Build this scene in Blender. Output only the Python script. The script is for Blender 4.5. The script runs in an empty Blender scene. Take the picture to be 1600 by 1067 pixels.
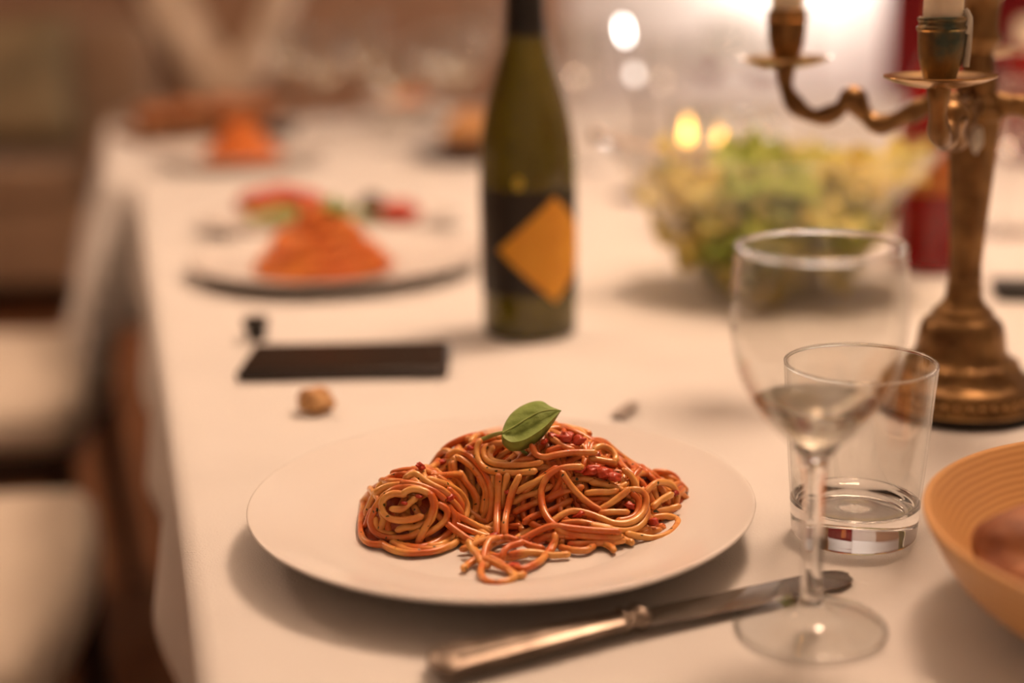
import bpy, bmesh, math, random
from mathutils import Vector, Matrix, noise

random.seed(11)
scn = bpy.context.scene
C = scn.collection
PI = math.pi
R = math.radians

# ------------------------------------------------------------------ camera
TZ = 0.75                                   # table height
F = 50 / 36 * 1600                          # focal length in pixels of the 1600 wide frame
PH = math.atan(582 / F)                     # pitch below the horizon
CP, SP = math.cos(PH), math.sin(PH)
CZ = TZ + 0.289
cam = bpy.data.cameras.new('camera')
cam.lens = 50; cam.sensor_width = 36
cam.clip_start = 0.02; cam.clip_end = 60
cam.dof.use_dof = True
cam.dof.focus_distance = 0.735
cam.dof.aperture_fstop = 2.0
cam_o = bpy.data.objects.new('camera', cam); C.objects.link(cam_o)
ROLL = R(1.1)                                # the photographer held the camera slightly tilted
cam_o.matrix_world = Matrix.Translation((0, 0, CZ)) @ Matrix.Rotation(PI / 2 - PH, 4, 'X') @ Matrix.Rotation(-ROLL, 4, 'Z')
scn.camera = cam_o

# ------------------------------------------------------------------ world, exposure, lamps' strengths
w = bpy.data.worlds.new('world'); scn.world = w; w.use_nodes = True
w.node_tree.nodes['Background'].inputs[0].default_value = (1.0, .72, .5, 1)
w.node_tree.nodes['Background'].inputs[1].default_value = 0.12
scn.view_settings.view_transform = 'Standard'
scn.view_settings.look = 'None'
scn.view_settings.exposure = 0.08
scn.view_settings.gamma = 1.0
scn.view_settings.use_curve_mapping = False
WARM = (1.0, .665, .455)
NEUT = (1.0, .90, .82)
PENDANTS = [(.45, 1.32, 2.12), (-1.55, 2.35, 2.10)]
PENDANT_EMIT = (63.0, 27.0)
LANTERN_EMIT = 24.0
scn.cycles.max_bounces = 7; scn.cycles.diffuse_bounces = 3; scn.cycles.glossy_bounces = 3; scn.cycles.transmission_bounces = 7; scn.cycles.transparent_max_bounces = 24
scn.cycles.sample_clamp_indirect = 6

def ray(u, v):
    x, y = u - 800, v - 533.5
    a = (x * math.cos(ROLL) - y * math.sin(ROLL)) / F; k = -(x * math.sin(ROLL) + y * math.cos(ROLL)) / F
    return Vector((a, CP + k * SP, -SP + k * CP))
def G(u, v, h=0.0):                         # point at height h over the table seen at a pixel of the photograph
    d = ray(u, v); t = (TZ + h - CZ) / d.z
    return Vector((d.x * t, d.y * t, TZ + h))
def D(u, v, zc):                            # point at a given distance along the optical axis
    d = ray(u, v)
    return Vector((d.x * zc, d.y * zc, CZ + d.z * zc))

# ------------------------------------------------------------------ materials
def srgb(r, g, b):
    f = lambda c: (c / 255 / 12.92) if c / 255 <= .04045 else ((c / 255 + .055) / 1.055) ** 2.4
    return (f(r), f(g), f(b), 1)
MATS = {}
def mat(name, col, rough=.5, metal=0, col2=None, scale=20, detail=3, bump=0, bscale=None, trans=0, ior=1.45,
        spec=.5, coat=0, sss=0, emit=None, estr=0, stretch=None, ramp=(.35, .65), wave=False, sheen=0):
    m = bpy.data.materials.new(name); m.use_nodes = True; MATS[name] = m
    nt = m.node_tree; p = nt.nodes['Principled BSDF']
    col = tuple(col) if len(col) == 4 else tuple(col) + (1,)
    p.inputs['Base Color'].default_value = col
    p.inputs['Roughness'].default_value = rough
    p.inputs['Metallic'].default_value = metal
    p.inputs['Transmission Weight'].default_value = trans
    p.inputs['IOR'].default_value = ior
    p.inputs['Specular IOR Level'].default_value = spec
    p.inputs['Coat Weight'].default_value = coat
    p.inputs['Coat Roughness'].default_value = .12
    p.inputs['Sheen Weight'].default_value = sheen
    if sss:
        p.inputs['Subsurface Weight'].default_value = sss
        p.inputs['Subsurface Radius'].default_value = (.008, .004, .002)
        p.inputs['Subsurface Scale'].default_value = 1.0
    if emit:
        p.inputs['Emission Color'].default_value = tuple(emit) + (1,)
        p.inputs['Emission Strength'].default_value = estr
    if col2 or bump:
        tc = nt.nodes.new('ShaderNodeTexCoord')
        mp = nt.nodes.new('ShaderNodeMapping'); nt.links.new(tc.outputs['Object'], mp.inputs[0])
        if stretch: mp.inputs['Scale'].default_value = stretch
        if wave:
            n = nt.nodes.new('ShaderNodeTexWave'); n.inputs['Scale'].default_value = scale
            n.inputs['Distortion'].default_value = 1.2; n.inputs['Detail Scale'].default_value = .6; n.inputs['Detail'].default_value = detail
            if wave == 'rings': n.wave_type = 'RINGS'; n.rings_direction = 'Z'
            fac = n.outputs['Fac']
        else:
            n = nt.nodes.new('ShaderNodeTexNoise'); n.inputs['Scale'].default_value = scale
            n.inputs['Detail'].default_value = detail; fac = n.outputs['Fac']
        nt.links.new(mp.outputs[0], n.inputs['Vector'])
        if col2:
            rp = nt.nodes.new('ShaderNodeValToRGB'); nt.links.new(fac, rp.inputs[0])
            e = rp.color_ramp.elements
            e[0].position, e[1].position = ramp
            e[0].color = col; e[1].color = tuple(col2) if len(col2) == 4 else tuple(col2) + (1,)
            nt.links.new(rp.outputs[0], p.inputs['Base Color'])
        if bump:
            n2 = nt.nodes.new('ShaderNodeTexNoise'); n2.inputs['Scale'].default_value = bscale or scale
            n2.inputs['Detail'].default_value = 4
            nt.links.new(mp.outputs[0], n2.inputs['Vector'])
            b = nt.nodes.new('ShaderNodeBump'); b.inputs['Strength'].default_value = bump; b.inputs['Distance'].default_value = .004
            nt.links.new(n2.outputs['Fac'], b.inputs['Height']); nt.links.new(b.outputs[0], p.inputs['Normal'])
    return m
def thin_glass(name, tint=(1, 1, 1), rough=.0, base=.07):   # a thin pane: light passes straight, surface reflects by Fresnel
    m = bpy.data.materials.new(name); m.use_nodes = True; MATS[name] = m
    nt = m.node_tree; nt.nodes.clear()
    o = nt.nodes.new('ShaderNodeOutputMaterial'); mx = nt.nodes.new('ShaderNodeMixShader')
    t = nt.nodes.new('ShaderNodeBsdfTransparent'); t.inputs[0].default_value = tuple(tint) + (1,)
    g = nt.nodes.new('ShaderNodeBsdfGlossy'); g.inputs['Roughness'].default_value = rough
    lw = nt.nodes.new('ShaderNodeLayerWeight'); lw.inputs[0].default_value = .5
    pw = nt.nodes.new('ShaderNodeMath'); pw.operation = 'POWER'; pw.inputs[1].default_value = 4.5; nt.links.new(lw.outputs['Facing'], pw.inputs[0])
    fr = nt.nodes.new('ShaderNodeMath'); fr.operation = 'MULTIPLY_ADD'; fr.inputs[1].default_value = .8; fr.inputs[2].default_value = base; nt.links.new(pw.outputs[0], fr.inputs[0])
    nt.links.new(fr.outputs[0], mx.inputs[0]); nt.links.new(t.outputs[0], mx.inputs[1]); nt.links.new(g.outputs[0], mx.inputs[2])
    nt.links.new(mx.outputs[0], o.inputs[0])
    return m
def pasta_mat(name, red):
    m = mat(name, (.76, .36, .092), .32, col2=(.59, .125, .021), scale=62, detail=4, ramp=(.44 - red, .66 - red), coat=.25, sss=0, bump=.12, bscale=180)
    nt = m.node_tree; p = nt.nodes['Principled BSDF']
    rp = [n for n in nt.nodes if n.type == 'VALTORGB'][0]; tc = [n for n in nt.nodes if n.type == 'TEX_COORD'][0]
    sp = nt.nodes.new('ShaderNodeTexNoise'); sp.inputs['Scale'].default_value = 330; sp.inputs['Detail'].default_value = 1
    nt.links.new(tc.outputs['Object'], sp.inputs['Vector'])
    r2 = nt.nodes.new('ShaderNodeValToRGB'); e = r2.color_ramp.elements
    e[0].position, e[1].position = .715, .74; e[0].color = (0, 0, 0, 1); e[1].color = (1, 1, 1, 1)
    nt.links.new(sp.outputs['Fac'], r2.inputs[0])
    mx = nt.nodes.new('ShaderNodeMix'); mx.data_type = 'RGBA'
    nt.links.new(r2.outputs[0], mx.inputs[0]); nt.links.new(rp.outputs[0], mx.inputs[6]); mx.inputs[7].default_value = (.05, .045, .008, 1)
    nt.links.new(mx.outputs[2], p.inputs['Base Color'])
    return m

M_cloth = mat('white_table_linen', (.70, .67, .64), .85, col2=(.665, .635, .605), scale=9, bump=.25, bscale=900, sheen=.1)
M_plate = mat('glazed_porcelain', (.72, .685, .65), .2, col2=(.70, .665, .63), scale=5, spec=.4)
M_pasta = [pasta_mat('sauced_pasta_pale', -.02), pasta_mat('sauced_pasta', .06), pasta_mat('sauced_pasta_red', .15)]
M_pfar = mat('sauced_pasta_orange', (.66, .21, .033), .65, col2=(.54, .115, .016), scale=40, detail=4)
M_sauce = mat('tomato_sauce', (.30, .030, .006), .3, col2=(.45, .075, .012), scale=120, bump=.5, bscale=260, coat=.3)
M_tomato = mat('cooked_tomato', (.52, .055, .015), .36, col2=(.38, .025, .008), scale=90, bump=.4, bscale=200, coat=.15)
M_basil = mat('basil_leaf', (.175, .25, .05), .55, col2=(.24, .32, .075), scale=40, bump=.35, bscale=120, spec=.25)
M_stem = mat('basil_stem', (.30, .38, .09), .45, col2=(.36, .42, .12), scale=40)
M_glass = mat('clear_glass', (1, 1, 1), 0.0, trans=1, ior=1.47)
M_wine = mat('white_wine', (1.0, .97, .86), 0.0, trans=1, ior=1.33)
M_tglass = thin_glass('thin_clear_glass', (.97, .97, .96))
M_steel = mat('polished_steel', (.44, .40, .36), .16, 1, col2=(.36, .32, .29), scale=60)
M_silver = mat('tarnished_silver', (.33, .27, .22), .42, 1, col2=(.15, .115, .09), scale=70, ramp=(.3, .75))
M_brass = mat('aged_brass', (.29, .17, .07), .4, 1, col2=(.12, .065, .03), scale=38, ramp=(.35, .7), bump=.25, bscale=120)
M_brass2 = mat('light_brass', (.60, .40, .19), .25, 1, col2=(.38, .22, .09), scale=55)
M_verd = mat('verdigris_brass', (.28, .17, .07), .42, 1, col2=(.07, .09, .07), scale=45, ramp=(.4, .66), bump=.3, bscale=120)
M_felt = mat('black_base', (.012, .010, .008), .7, col2=(.02, .017, .013), scale=50)
M_wax = mat('ivory_wax', (.80, .70, .53), .45, col2=(.84, .75, .58), scale=12, sss=.15)
M_drip = mat('pale_wax_drip', (.62, .60, .52), .4, col2=(.5, .47, .4), scale=60)
M_flame = mat('flame', (1, .6, .2), .5, emit=(1, .52, .11), estr=9)
M_wick = mat('wick', (.02, .015, .01), .9, col2=(.03, .02, .015), scale=80)
M_botg = mat('olive_bottle_glass', (.095, .075, .005), .05, col2=(.125, .10, .006), scale=14, spec=.5, coat=.3, trans=.5)
M_black = mat('black_foil', (.008, .007, .006), .3, col2=(.012, .01, .008), scale=30)
M_label = mat('dark_label', (.016, .012, .008), .38, col2=(.022, .016, .010), scale=60)
M_orange = mat('orange_label', (.76, .36, .03), .5, col2=(.70, .30, .025), scale=40)
M_gold = mat('gold_dot', (.55, .42, .04), .3, col2=(.45, .33, .03), scale=60)
M_phone = mat('phone_glass', (.006, .005, .005), .22, col2=(.009, .007, .006), scale=5, spec=.2)
M_phoneb = mat('phone_case', (.02, .014, .012), .35, col2=(.03, .02, .016), scale=20)
M_bread = mat('bread_crust', (.36, .155, .05), .65, col2=(.62, .36, .15), scale=45, ramp=(.4, .62), bump=.6, bscale=120)
M_crust = mat('dark_bread_crust', (.20, .06, .02), .6, col2=(.40, .16, .055), scale=28, ramp=(.38, .66), bump=.7, bscale=90)
M_wood = mat('turned_bamboo', (.64, .35, .135), .42, col2=(.55, .285, .10), scale=150, wave='rings', detail=2, stretch=(1, 1, .01), coat=.1, ramp=(.05, .95))
M_paper = mat('grey_foil', (.40, .34, .30), .4, .4, col2=(.30, .25, .22), scale=60)
M_lett = [mat('pale_lettuce', (.74, .72, .24), .45, col2=(.84, .76, .32), scale=26, bump=.3, bscale=60, sss=.0),
          mat('green_lettuce', (.34, .46, .09), .45, col2=(.52, .58, .16), scale=26, bump=.3, bscale=60),
          mat('yellow_lettuce', (.84, .66, .16), .45, col2=(.80, .72, .28), scale=26, bump=.3, bscale=60)]
M_redliq = mat('red_drink', (.30, .006, .008), .08, col2=(.24, .004, .006), scale=6, coat=.25, trans=.1)
M_redglass = mat('red_glass', (.32, .008, .008), .06, col2=(.24, .005, .006), scale=6, coat=.6, trans=.4)
M_redlabel = mat('drink_label', (.60, .22, .035), .5, col2=(.45, .10, .03), scale=30)
M_redcloth = mat('red_curtain_cloth', (.30, .012, .016), .8, col2=(.22, .008, .012), scale=9, bump=.2, bscale=200)
M_darkwood = mat('dark_chair_wood', (.040, .020, .012), .42, col2=(.025, .012, .008), scale=9, stretch=(6, 6, .6))
M_fabric = mat('beige_upholstery', (.70, .61, .50), .9, col2=(.65, .56, .46), scale=18, bump=.4, bscale=500, sheen=.2)
M_sofa = mat('taupe_sofa_fabric', (.33, .215, .135), .9, col2=(.28, .18, .11), scale=7, bump=.4, bscale=400, sheen=.2)
M_cush = mat('olive_cushion_fabric', (.32, .24, .135), .9, col2=(.19, .15, .085), scale=6, bump=.3, bscale=300)
M_cush2 = mat('dark_olive_cushion_fabric', (.08, .072, .04), .9, col2=(.05, .045, .028), scale=8, bump=.3, bscale=300)
M_scarf = mat('cream_scarf_cloth', (.84, .70, .54), .85, col2=(.78, .64, .49), scale=9, bump=.3, bscale=250)
M_floor = mat('brown_wood_floor', (.30, .125, .055), .42, col2=(.20, .08, .035), scale=3.0, stretch=(6, .7, 1), detail=6, ramp=(.3, .7))
M_wall = mat('warm_plaster', (.40, .25, .165), .9, col2=(.36, .22, .145), scale=2.2, bump=.2, bscale=60)
M_wallw = mat('white_plaster', (.74, .70, .66), .9, col2=(.70, .66, .62), scale=2.2, bump=.2, bscale=60)
M_ceil = mat('white_ceiling', (.78, .75, .70), .9, col2=(.75, .72, .68), scale=2)
M_lampm = mat('lamp_enamel', (.60, .55, .48), .4, col2=(.56, .5, .44), scale=10)
M_lantern = mat('glowing_paper', (.85, .8, .72), .8, emit=NEUT, estr=LANTERN_EMIT)
M_pend = [mat('opal_globe', (.9, .85, .75), .4, emit=WARM, estr=PENDANT_EMIT[0]), mat('dim_opal_globe', (.9, .85, .75), .4, emit=WARM, estr=PENDANT_EMIT[1])]
M_hilite = mat('highlight_glow', (.9, .9, .9), .5, emit=(1, .93, .86), estr=14)  # glow that stands in for a bright reflection behind the bottle
M_hilite2 = mat('dim_highlight_glow', (.9, .9, .9), .5, emit=(1, .9, .82), estr=2.6)  # weaker glow for the second imitated reflection
M_ceramic = mat('dark_ceramic', (.05, .04, .05), .3, col2=(.035, .03, .04), scale=20)
M_olive = mat('black_olive', (.02, .012, .012), .25, col2=(.035, .02, .015), scale=40)
M_redwine = mat('red_wine', (.20, .012, .012), .05, col2=(.14, .006, .008), scale=5, coat=.5)
M_plank = mat('serving_board_wood', (.24, .12, .05), .5, col2=(.16, .075, .03), scale=7, stretch=(1, 8, 1))

# ------------------------------------------------------------------ builders
def link(o, parent=None):
    C.objects.link(o)
    if parent: o.parent = parent
    return o
def mesh(name, V, Fc, m, parent=None, smooth=True, angle=45, loc=None, fix=True):
    me = bpy.data.meshes.new(name)
    off = Vector(loc) if loc is not None else Vector((0, 0, 0))
    me.from_pydata([tuple(Vector(v) - off) for v in V], [], Fc)
    if fix:
        bm = bmesh.new(); bm.from_mesh(me); bmesh.ops.recalc_face_normals(bm, faces=bm.faces); bm.to_mesh(me); bm.free()
    me.materials.append(m)
    if smooth:
        me.polygons.foreach_set('use_smooth', [True] * len(me.polygons))
        me.set_sharp_from_angle(angle=R(angle))
    me.update()
    o = bpy.data.objects.new(name, me); link(o, parent)
    if loc is not None: o.location = loc
    return o
def tag(o, label, cat, group=None, kind=None):
    o['label'] = label; o['category'] = cat
    if group: o['group'] = group
    if kind: o['kind'] = kind
    return o
def thing(name, label, cat, loc=(0, 0, 0), rz=0, group=None):
    o = bpy.data.objects.new(name, None); o.empty_display_size = .02
    o.location = loc; o.rotation_euler = (0, 0, rz); C.objects.link(o)
    return tag(o, label, cat, group)
def struct(o):
    o['kind'] = 'structure'; return o
def lathe(prof, n=48, wob=None):
    V, Fc, rows = [], [], []
    for r, z in prof:
        if r < 1e-6:
            rows.append([len(V)]); V.append((0, 0, z))
        else:
            row = []
            for i in range(n):
                a = 2 * PI * i / n; rr, zz = (r, z) if not wob else wob(r, z, a)
                row.append(len(V)); V.append((rr * math.cos(a), rr * math.sin(a), zz))
            rows.append(row)
    for A, B in zip(rows, rows[1:]):
        for i in range(n):
            j = (i + 1) % n
            if len(A) == 1 and len(B) == 1: continue
            if len(A) == 1: Fc.append((A[0], B[i], B[j]))
            elif len(B) == 1: Fc.append((A[i], B[0], A[j]))
            else: Fc.append((A[i], B[i], B[j], A[j]))
    return V, Fc
def smooth_prof(pts, sub=4):                # Catmull-Rom through a lathe profile
    out = []
    for i in range(len(pts) - 1):
        p0 = pts[max(i - 1, 0)]; p1 = pts[i]; p2 = pts[i + 1]; p3 = pts[min(i + 2, len(pts) - 1)]
        for k in range(sub):
            t = k / sub
            out.append(tuple(.5 * (2 * b + (c - a) * t + (2 * a - 5 * b + 4 * c - d) * t * t + (3 * b - a - 3 * c + d) * t ** 3) for a, b, c, d in zip(p0, p1, p2, p3)))
    out.append(tuple(pts[-1]))
    return [(max(r, 0), z) for r, z in out]
def crom(pts, step):                        # resampled Catmull-Rom curve through 3D points
    P = [Vector(p) for p in pts]; out = []
    for i in range(len(P) - 1):
        a = P[max(i - 1, 0)]; b = P[i]; c = P[i + 1]; d = P[min(i + 2, len(P) - 1)]
        n = max(1, int((c - b).length / step + .5))
        for k in range(n):
            t = k / n
            out.append(.5 * (2 * b + (c - a) * t + (2 * a - 5 * b + 4 * c - d) * t * t + (3 * b - a - 3 * c + d) * t ** 3))
    out.append(P[-1]); return out
def tube(path, rad, n=8, flat=None, cap=True):
    P = [Vector(p) for p in path]; V, Fc = [], []
    up = Vector((0, 0, 1)); prev = None
    for i, p in enumerate(P):
        t = (P[min(i + 1, len(P) - 1)] - P[max(i - 1, 0)])
        t = t.normalized() if t.length > 1e-9 else Vector((0, 1, 0))
        if prev is None:
            a = up if abs(t.z) < .9 else Vector((1, 0, 0)); x = t.cross(a).normalized()
        else:
            x = prev - t * prev.dot(t); x = x.normalized() if x.length > 1e-6 else t.orthogonal().normalized()
        prev = x; y = t.cross(x)
        r = rad(i / max(1, len(P) - 1)) if callable(rad) else rad
        for k in range(n):
            a = 2 * PI * k / n
            V.append(p + x * (r * math.cos(a)) + y * (r * math.sin(a) * (flat or 1)))
    m = len(P)
    for i in range(m - 1):
        for k in range(n):
            q = (k + 1) % n
            Fc.append((i * n + k, i * n + q, (i + 1) * n + q, (i + 1) * n + k))
    if cap:
        Fc.append(tuple(range(n - 1, -1, -1))); Fc.append(tuple((m - 1) * n + k for k in range(n)))
    return V, Fc
def rbox(sx, sy, sz, bev, seg=3, c=(0, 0, 0), fn=None):
    bm = bmesh.new(); bmesh.ops.create_cube(bm, size=1)
    for v in bm.verts: v.co = Vector((v.co.x * sx, v.co.y * sy, v.co.z * sz))
    if bev: bmesh.ops.bevel(bm, geom=bm.edges[:], offset=bev, segments=seg, affect='EDGES', profile=.5)
    if fn:
        bmesh.ops.subdivide_edges(bm, edges=[e for e in bm.edges if e.calc_length() > .08], cuts=5, use_grid_fill=True)
        for v in bm.verts: v.co = fn(v.co)
    bm.verts.index_update()
    V = [v.co + Vector(c) for v in bm.verts]; Fc = [tuple(v.index for v in f.verts) for f in bm.faces]; bm.free()
    return V, Fc
def blob(rx, ry, rz, amp=.15, freq=1.5, seed=0, sub=3):
    bm = bmesh.new(); bmesh.ops.create_icosphere(bm, subdivisions=sub, radius=1)
    for v in bm.verts:
        k = 1 + amp * noise.noise(v.co * freq + Vector((seed * 7.3, seed * 3.1, seed)))
        v.co = Vector((v.co.x * rx * k, v.co.y * ry * k, v.co.z * rz * k))
    bm.verts.index_update()
    V = [v.co.copy() for v in bm.verts]; Fc = [tuple(v.index for v in f.verts) for f in bm.faces]; bm.free()
    return V, Fc
def rot(V, ax, ang): M = Matrix.Rotation(ang, 3, ax); return [M @ Vector(v) for v in V]
def shift(V, d): d = Vector(d); return [Vector(v) + d for v in V]
def join(parts):
    V, Fc = [], []
    for v, f in parts:
        n = len(V); V += list(v); Fc += [tuple(i + n for i in q) for q in f]
    return V, Fc

# ================================================================== the room
X0, X1, Y0, Y1, ZC = -3.8, 3.0, -1.6, 5.15, 2.65
def wallbox(name, a, b, m):
    a, b = Vector(a), Vector(b); s = b - a; c = (a + b) / 2
    V, Fc = rbox(s.x, s.y, s.z, 0, c=c)
    return struct(mesh(name, V, Fc, m, smooth=False))
wallbox('floor', (X0, Y0, -.1), (X1, Y1, 0), M_floor)
wallbox('ceiling', (X0, Y0, ZC), (X1, Y1, ZC + .1), M_ceil)
wallbox('wall_left', (X0 - .1, Y0, 0), (X0, Y1, ZC), M_wall)
wallbox('wall_right', (X1, Y0, 0), (X1 + .1, Y1, ZC), M_wallw)
wallbox('wall_front', (X0, Y0 - .1, 0), (X1, Y0, ZC), M_wallw)
# the far wall: a brown half behind the sofa and a white half behind the lantern
wallbox('wall_back', (X0, Y1, 0), (.22, Y1 + .1, ZC), M_wall)
wallbox('wall_back_right', (.22, Y1, 0), (X1, Y1 + .1, ZC), M_wallw)
wallbox('baseboard_back', (X0, Y1 - .018, 0), (X1, Y1, .09), M_wallw)

# ================================================================== tables and cloths
EN, EF = G(318, 863), G(226, 300)
TA = math.atan2(EN.x - EF.x, EF.y - EN.y)   # the tables stand turned to the left of the view
E0 = Vector((EN.x, EN.y, 0)) + (EN - EF).normalized() * .118; E0.z = 0
AX = Vector((-math.sin(TA), math.cos(TA), 0)); BX = Vector((math.cos(TA), math.sin(TA), 0))
def TP(b, a, z=0): return E0 + BX * b + AX * a + Vector((0, 0, z))
def table_and_cloth(b0, b1, a0, a1, hang, lab_t, lab_c, seed, da=.02, flare=.006):
    cb, ca = (b0 + b1) / 2, (a0 + a1) / 2; base = TP(cb, ca)
    t = thing('dining_table', lab_t, 'table', base, TA)
    lx, ly = b1 - b0, a1 - a0
    V, Fc = rbox(lx - .004, ly - .004, .028, .006, 2, (0, 0, TZ - .0165)); mesh('table_top', V, Fc, M_darkwood, t)
    V, Fc = rbox(lx - .16, ly - .16, .07, .004, 1, (0, 0, TZ - .066)); mesh('apron', V, Fc, M_darkwood, t)
    for sx in (-1, 1):
        for sy in (-1, 1):
            V, Fc = rbox(.06, .06, TZ - .10, .008, 2, (sx * (lx / 2 - .11), sy * (ly / 2 - .11), (TZ - .10) / 2)); mesh('leg', V, Fc, M_darkwood, t)
    # cloth: a sheet that bends over the edge with a small radius and hangs in soft folds
    rr = .012
    def grid(lo, hi, fine):
        n = int((hi - lo) / da) + 1
        g = [lo + (hi - lo) * i / n for i in range(n + 1)]
        pre = [lo - hang * (1 - i / 9) for i in range(9)]; post = [hi + hang * (i + 1) / 9 for i in range(9)]
        edge = [lo - rr * .35, lo - rr * .8, lo - rr * 1.2, lo - rr * 1.57, hi + rr * .35, hi + rr * .8, hi + rr * 1.2, hi + rr * 1.57]
        return sorted(set(pre + g + post + edge))
    gx, gy = grid(-lx / 2, lx / 2, 0), grid(-ly / 2, ly / 2, 0)
    V, Fc = [], []
    for y in gy:
        for x in gx:
            cx, cy = max(-lx / 2, min(lx / 2, x)), max(-ly / 2, min(ly / 2, y))
            ex, ey = x - cx, y - cy; L = math.hypot(ex, ey)
            if L < 1e-9:
                edge = min(lx / 2 - abs(x), ly / 2 - abs(y))
                z = .0011 * noise.noise(Vector((x * 9, y * 9, seed))) * min(1, edge / .05) - .0011
                V.append((x, y, TZ + z)); continue
            dx, dy = ex / L, ey / L
            if L < rr * PI / 2:
                a = L / rr; o, dz = rr * math.sin(a), rr * (1 - math.cos(a))
            else:
                o, dz = rr, rr + L - rr * PI / 2
            q = (x if abs(dy) > abs(dx) else y)
            k = max(0, dz - .01) / hang
            o += k * (1 if dx < -.5 else .12) * (flare + (.006 + flare * .3) * math.sin(q * 17 + seed + 1.3 * math.sin(q * 5)) + .012 * noise.noise(Vector((q * 4, seed, dz * 3))))
            V.append((cx + dx * o, cy + dy * o, TZ - .0011 - dz + k * .006 * noise.noise(Vector((q * 6, 3, seed)))))
    nx = len(gx)
    for j in range(len(gy) - 1):
        for i in range(nx - 1): Fc.append((j * nx + i, j * nx + i + 1, (j + 1) * nx + i + 1, (j + 1) * nx + i))
    o = mesh('tablecloth', V, Fc, M_cloth, angle=80, fix=False)
    o.location = base; o.rotation_euler = (0, 0, TA)
    s = o.modifiers.new('thickness', 'SOLIDIFY'); s.thickness = .0008; s.offset = -1
    tag(o, lab_c, 'tablecloth', 'white linen tablecloths')
table_and_cloth(0, 1.62, -.42, 1.525, .13, 'dark wooden dining table under the near white tablecloth', 'near white linen tablecloth under the plate of spaghetti', 1, .012, .007)
table_and_cloth(-.045, 1.62, 1.56, 2.42, .22, 'dark wooden dining table under the far white tablecloth', 'far white linen tablecloth on the table behind the platters', 4, .02, .055)

# ================================================================== main plate
PC = Vector((-.0072, .706, TZ))
def plate_prof(r, h, foot):
    return [(0, .006), (foot * .80, .0062), (foot * .92, .0070), (foot * 1.04, .0092), (r * .80, h * .56), (r * .93, h * .85), (r * .985, h * .99), (r * .998, h), (r, h * .965), (r * .99, h * .89),
            (r * .93, h * .70), (r * .80, h * .38), (foot * 1.02, .0035), (foot * 1.0, 0), (foot * .93, 0), (foot * .90, .003), (0, .003)]
V, Fc = lathe(smooth_prof(plate_prof(.1325, .0215, .086), 3), 128)
plate = mesh('dinner_plate', V, Fc, M_plate, angle=60); plate.location = PC
tag(plate, 'large white porcelain plate in focus carrying the nearest spaghetti', 'plate', 'dinner plates')

# ------------------------------------------------------------------ spaghetti on the main plate
PZ = TZ + .0068
DOMES = [(.020, .728, .050, .040, .046, 2), (-.020, .734, .032, .027, .040, 2), (-.0525, .700, .0275, .026, .033, 2.4),
         (.050, .716, .036, .032, .032, 2), (.078, .726, .018, .020, .019, 2), (.030, .690, .050, .026, .013, 2), (-.006, .664, .024, .022, .005, 2)]
def HF(x, y):
    h = 0
    for cx, cy, rx, ry, hh, p in DOMES:
        q = abs((x - cx) / rx) ** p + abs((y - cy) / ry) ** p
        if q < 1: h = max(h, hh * (1 - q) ** .55)
    return h
def hit(u, v):                              # where a line of sight meets the heap
    d = ray(u, v); best = None; prev = None
    for i in range(0, 330):
        t = .62 + i * .001
        p = Vector((d.x * t, d.y * t, CZ + d.z * t)); g = p.z - PZ - HF(p.x, p.y)
        if best is None or g < best[0]: best = (g, t)
        if g <= 0: return t
    return best[1]
def lift(pts, off=0.0):
    ts = [hit(u, v) for u, v in pts]
    for _ in range(2):
        ts = [ts[0] * .6 + ts[1] * .4] + [(ts[i - 1] + 2 * ts[i] + ts[i + 1]) / 4 for i in range(1, len(ts) - 1)] + [ts[-1] * .6 + ts[-2] * .4]
    out = []
    for (u, v), t in zip(pts, ts):
        p = D(u, v, t - off); p0 = D(u, v, hit(u, v)); g = p0.z - PZ - HF(p0.x, p0.y)
        if g > .004: p.z -= min(.008, (g - .004) * .8)    # keep loose strands down on the heap
        if p.z < PZ + .0020:                # rest on the plate
            dd = ray(u, v); t2 = (PZ + .0020 - CZ) / dd.z; p = Vector((dd.x * t2, dd.y * t2, PZ + .0020))
        out.append(p)
    return out
ZA = (550, 720, .15); ZB = (700, 640, .15); ZCc = (820, 660, .18746); ZD = (700, 780, .1625)
TR = []
def S(Z, *xy, off=.0015): TR.append(([(Z[0] + x * Z[2], Z[1] + y * Z[2]) for x, y in zip(xy[::2], xy[1::2])], off))
A = ZA
S(A, 540,220, 400,215, 290,250, 190,330, 130,440, 105,560, 90,690, 110,800, 190,860, 330,875)
S(A, 720,290, 560,270, 420,310, 310,400, 230,520, 195,640, 240,740, 340,790, 470,805, 600,790, 700,740, off=.003)
S(A, 540,350, 440,340, 350,380, 310,450, 330,540, 400,600, 500,620, 620,610, 720,580, off=.004)
S(A, 420,500, 520,500, 600,440, 655,395, off=.003)
S(A, 530,340, 600,300, 700,300, 800,340, 860,420, 860,520, 830,610, 760,690, off=.004)
S(A, 820,350, 850,450, 820,570, 770,680, 720,780, 690,860, off=.005)
S(A, 900,450, 980,500, 990,580, 930,660, 830,730, 740,770, off=.003)
S(A, 1000,470, 1060,560, 1050,680, 960,790, 830,870, 680,900, 560,880, off=.003)
S(A, 870,310, 990,380, 1090,470, 1150,590, 1140,740, 1070,860, 920,910, 740,920, 560,890, 420,850, off=.002)
S(A, 430,850, 500,900, 600,940, 700,945, off=.002)
S(A, 300,850, 370,900, 470,940, 600,962, 760,955, 900,930, 1020,880)
S(A, 560,180, 650,130, 740,190, 850,260, 950,310, 1010,360, off=.004)
S(A, 530,230, 650,240, 780,280, 880,330, 960,400, off=.003)
S(A, 190,290, 220,330, 270,380, off=.003)
S(A, 110,430, 160,370, 200,330)
S(A, 250,330, 350,270, 480,250, 620,260, off=.002)
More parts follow.
